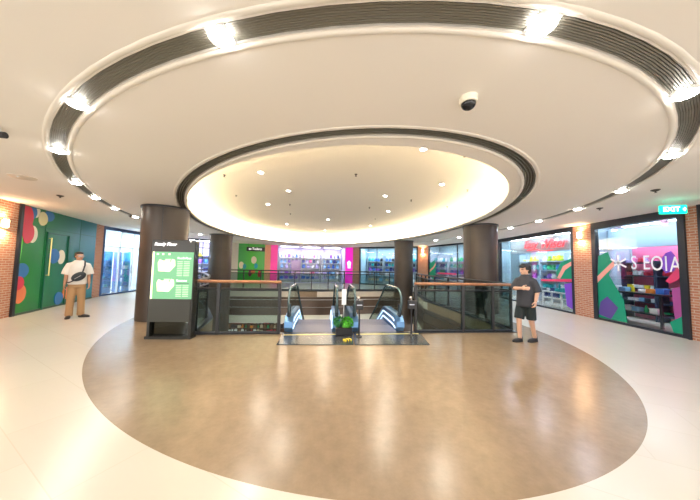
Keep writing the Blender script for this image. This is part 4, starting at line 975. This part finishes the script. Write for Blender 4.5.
def hair(parent, M, m, style):
    bm = bmesh.new()
    def S(c, sc): bmesh.ops.create_uvsphere(bm, u_segments=18, v_segments=12, radius=1, matrix=M @ Matrix.Translation(c) @ Matrix.Diagonal(sc + (1,)))
    S((0, 0.028, 0.046), (0.081, 0.094, 0.080)); S((0, 0.055, 0.0), (0.076, 0.066, 0.075))
    if style == 'long_top':
        S((0, -0.030, 0.080), (0.076, 0.072, 0.045)); S((-0.02, -0.074, 0.056), (0.050, 0.026, 0.026)); S((0.03, -0.070, 0.052), (0.044, 0.028, 0.026))
        for s in (-1, 1): S((s * 0.072, 0.012, 0.022), (0.016, 0.044, 0.045))
        S((0, 0.075, -0.035), (0.056, 0.036, 0.05))
    else:
        S((0, -0.028, 0.082), (0.068, 0.062, 0.030))
        for s in (-1, 1): S((s * 0.070, 0.014, 0.020), (0.012, 0.036, 0.036))
    return bake(bm, 'hair', 0.008, m, parent, 3)
SKIN_A = mat('skin_warm', (0.46, 0.25, 0.16), 0.5); SKIN_B = mat('skin_pale', (0.60, 0.36, 0.26), 0.5)
EYE = mat('eye_dark', (0.03, 0.02, 0.02), 0.3); LIP = mat('lip', (0.42, 0.15, 0.12), 0.5)
HAIR = mat('hair_black', (0.012, 0.010, 0.010), 0.45, bump=0.3, nscale=60)
def shoe(parent, x, y, a, m, L_=0.27, sole=None):
    bm = bmesh.new(); c, s = cos(a), sin(a)
    def P(u, v, z): return (x + u * c + v * s, y + u * s - v * c, z)       # v forward along the foot
    outline = []
    for k in range(20):
        q = 2 * PI * k / 20; v = 0.07 + L_ / 2 * cos(q); w_ = 0.045 * sin(q) * (1.05 + 0.12 * cos(q)); outline.append((w_, v))
    vs = [[bm.verts.new(P(w_ * f, 0.07 + (v - 0.07) * f, z)) for w_, v in outline] for f, z in ((1.0, 0.0), (1.03, 0.015), (1.0, 0.035))]
    top = [bm.verts.new(P(w_ * 0.75, 0.05 + (v - 0.07) * 0.85, 0.06 + 0.035 * max(0.0, -(v - 0.09) / (L_ / 2)))) for w_, v in outline]
    vs.append(top)
    for A_, B_ in zip(vs, vs[1:]):
        for k in range(20): bm.faces.new((A_[k], A_[(k + 1) % 20], B_[(k + 1) % 20], B_[k]))
    bm.faces.new(vs[0][::-1]); bm.faces.new(top)
    o = obj('shoe', bm, m, parent, 60)
    return o

# --- man in white shirt by the green mural
t = thing('person', 'person in loose white t-shirt, tan trousers and glasses standing before the green mural', 'person', (-7.13, 6.60, 0), rad(46))
bm = bmesh.new()
limb(bm, [(0, 0.0, 0.95), (0, 0.005, 1.15), (0, 0.0, 1.32)], [0.11, 0.105, 0.095]); limb(bm, [(-0.125, 0.0, 1.375), (0.125, 0, 1.375)], [0.046, 0.046]); limb(bm, [(0, 0.01, 1.38), (0, -0.01, 1.52)], [0.056, 0.054])
HM = head(bm, (0, -0.02, 1.595), rad(22), 1.0)
for s in (-1, 1):
    limb(bm, [(s * 0.155, 0, 1.365), (s * 0.20, 0.02, 1.12), (s * 0.215, -0.05, 0.88)], [0.050, 0.040, 0.028])
    build_hand(bm, (s * 0.216, -0.055, 0.865), (s * 0.05, -0.12, -1), (-s, -0.25, 0), -1 if s > 0 else 1, 16)
    limb(bm, [(s * 0.075, 0, 0.92), (s * 0.09, -0.01, 0.50), (s * 0.10, 0.02, 0.09)], [0.070, 0.052, 0.040])
b_ = bake(bm, 'body', 0.0065, SKIN_A, t, 4); paint_face(b_, HM, SKIN_A, EYE, LIP)
hair(t, HM, HAIR, 'short')
bm = bmesh.new()
bm_loft(bm, [(0, 0, 0.86, 0.175, 0.14), (0, 0, 0.90, 0.178, 0.145), (0, 0, 1.10, 0.168, 0.140), (0, 0, 1.28, 0.170, 0.138), (0, 0.0, 1.38, 0.16, 0.115), (0, 0.005, 1.445, 0.115, 0.095), (0, 0.0, 1.49, 0.078, 0.080)], 28)
for s in (-1, 1): bm_tube(bm, [(s * 0.10, 0, 1.37), (s * 0.155, 0, 1.36), (s * 0.20, 0.01, 1.24), (s * 0.222, 0.015, 1.12)], [0.072, 0.076, 0.074, 0.080], 18)
bake(bm, 'shirt', 0.011, mat('shirt_white', (0.80, 0.78, 0.74), 0.8), t, 5)
bm = bmesh.new()
bm_loft(bm, [(0, 0, 0.78, 0.150, 0.12), (0, 0, 0.90, 0.15, 0.12), (0, 0, 0.99, 0.14, 0.115)], 24)
for s in (-1, 1): bm_tube(bm, [(s * 0.075, 0, 0.88), (s * 0.085, -0.005, 0.66), (s * 0.095, -0.01, 0.45), (s * 0.10, 0.0, 0.25), (s * 0.105, 0.01, 0.055)], [0.090, 0.085, 0.076, 0.072, 0.075], 18)
bake(bm, 'trousers', 0.011, mat('trousers_tan', (0.42, 0.26, 0.13), 0.8), t, 4)
M_SHOE = mat('shoe_dark', (0.03, 0.025, 0.025), 0.5)
shoe(t, -0.105, -0.0, rad(-8), M_SHOE); shoe(t, 0.115, 0.0, rad(50), M_SHOE)
bm = bmesh.new()
for s in (-1, 1):
    b2 = bmesh.new(); bm_box(b2, 0.055, 0.006, 0.036, (s * 0.034, -0.100, 0.0), 0, 0.002); bm_box(b2, 0.004, 0.11, 0.006, (s * 0.076, -0.045, 0.010)); b2.transform(HM)
    me = bpy.data.meshes.new('t'); b2.to_mesh(me); b2.free(); bm.from_mesh(me)
b2 = bmesh.new(); bm_box(b2, 0.016, 0.006, 0.006, (0, -0.102, 0.008)); b2.transform(HM); me = bpy.data.meshes.new('t'); b2.to_mesh(me); b2.free(); bm.from_mesh(me)
obj('glasses', bm, mat('glasses_pale', (0.75, 0.76, 0.78), 0.08, 0.6), t)
# crossbody bag worn over the shirt
bag = thing('crossbody_bag', 'dark grey crossbody bag worn across the white t-shirt', 'bag', (-7.13, 6.60, 0.0), rad(46))
bm = bmesh.new(); bmesh.ops.create_uvsphere(bm, u_segments=20, v_segments=14, radius=1, matrix=Matrix.Translation((0.02, -0.19, 1.07)) @ Matrix.Rotation(rad(-38), 4, 'Y') @ Matrix.Diagonal((0.15, 0.045, 0.105, 1)))
bake(bm, 'pouch', 0.010, mat('bag_charcoal', (0.025, 0.035, 0.045), 0.55), bag, 3)
bm = bmesh.new(); bm_tube(bm, [(0.07, -0.185, 1.13), (0.095, -0.172, 1.24), (0.115, -0.14, 1.36), (0.115, -0.085, 1.445), (0.11, 0.0, 1.475), (0.105, 0.10, 1.41), (0.05, 0.165, 1.24), (-0.10, 0.17, 1.05), (-0.165, 0.09, 0.95), (-0.19, -0.03, 0.91), (-0.14, -0.14, 0.92), (-0.06, -0.19, 0.97)], 0.019, 8, False, 0.8)
obj('strap', bm, mat('bag_charcoal', None), bag, 60)
bm = bmesh.new(); bm_tube(bm, [(-0.05, -0.236, 1.01), (0.06, -0.236, 1.10)], 0.006, 6); obj('zip', bm, M_STEEL, bag)

# --- walker in dark t-shirt and shorts at right
t = thing('person', 'person in dark grey t-shirt and black shorts walking by the right glass barrier, looking left', 'person', (3.66, 5.22, 0), rad(-68))
bm = bmesh.new()
limb(bm, [(0, 0.0, 0.90), (0, 0.0, 1.05), (0, 0.0, 1.20)], [0.10, 0.11, 0.095]); limb(bm, [(-0.115, 0.0, 1.262), (0.115, 0, 1.262)], [0.044, 0.044]); limb(bm, [(0, 0.01, 1.28), (0, -0.01, 1.41)], [0.054, 0.052])
HM = head(bm, (0, -0.015, 1.475), rad(-22), 0.98)
# right arm folded across the chest, left arm hanging
limb(bm, [(-0.145, 0, 1.25), (-0.19, -0.07, 1.07), (-0.03, -0.225, 1.09), (0.05, -0.225, 1.10)], [0.053, 0.043, 0.034, 0.029])
build_hand(bm, (0.06, -0.225, 1.10), (1, 0.12, 0.02), (0, 1, -0.1), 1, 20)
limb(bm, [(0.145, 0, 1.25), (0.205, 0.04, 1.04), (0.225, -0.06, 0.86)], [0.053, 0.043, 0.029])
build_hand(bm, (0.226, -0.065, 0.85), (0.05, -0.22, -1), (-1, -0.2, 0), -1, 24)
limb(bm, [(-0.075, -0.01, 0.84), (-0.08, -0.11, 0.46), (-0.06, -0.12, 0.08)], [0.066, 0.052, 0.036])
limb(bm, [(0.075, 0, 0.84), (0.08, 0.02, 0.46), (0.05, 0.17, 0.09)], [0.066, 0.052, 0.036])
b_ = bake(bm, 'body', 0.0065, SKIN_B, t, 4); paint_face(b_, HM, SKIN_B, EYE, LIP)
hair(t, HM, HAIR, 'long_top')
bm = bmesh.new()
bm_loft(bm, [(0, 0, 0.72, 0.175, 0.155), (0, 0, 0.76, 0.178, 0.16), (0, 0, 0.98, 0.168, 0.150), (0, 0, 1.16, 0.165, 0.138), (0, 0.0, 1.27, 0.155, 0.112), (0, 0.005, 1.335, 0.105, 0.09), (0, 0.0, 1.375, 0.075, 0.076)], 28)
bm_tube(bm, [(-0.09, 0, 1.26), (-0.145, -0.01, 1.24), (-0.185, -0.045, 1.14), (-0.20, -0.07, 1.06)], [0.068, 0.074, 0.072, 0.072], 18)
bm_tube(bm, [(0.09, 0, 1.26), (0.145, 0.0, 1.24), (0.19, 0.025, 1.11), (0.21, 0.03, 1.02)], [0.068, 0.074, 0.072, 0.075], 18)
bake(bm, 'shirt', 0.011, mat('shirt_charcoal', (0.04, 0.043, 0.055), 0.8), t, 5)
bm = bmesh.new()
bm_loft(bm, [(0, 0, 0.70, 0.145, 0.125), (0, 0, 0.80, 0.148, 0.125), (0, 0, 0.90, 0.14, 0.12)], 24)
bm_tube(bm, [(-0.085, 0, 0.80), (-0.086, -0.06, 0.62), (-0.083, -0.10, 0.46)], [0.092, 0.092, 0.092], 18)
bm_tube(bm, [(0.085, 0, 0.80), (0.088, 0.01, 0.62), (0.085, 0.02, 0.46)], [0.088, 0.086, 0.088], 18)
bake(bm, 'shorts', 0.011, mat('shorts_black', (0.012, 0.022, 0.025), 0.8), t, 4)
M_SLIP = mat('slipper_black', (0.015, 0.016, 0.02), 0.5)
shoe(t, -0.06, -0.11, rad(-6), M_SLIP, 0.26); shoe(t, 0.05, 0.18, rad(-4), M_SLIP, 0.26)
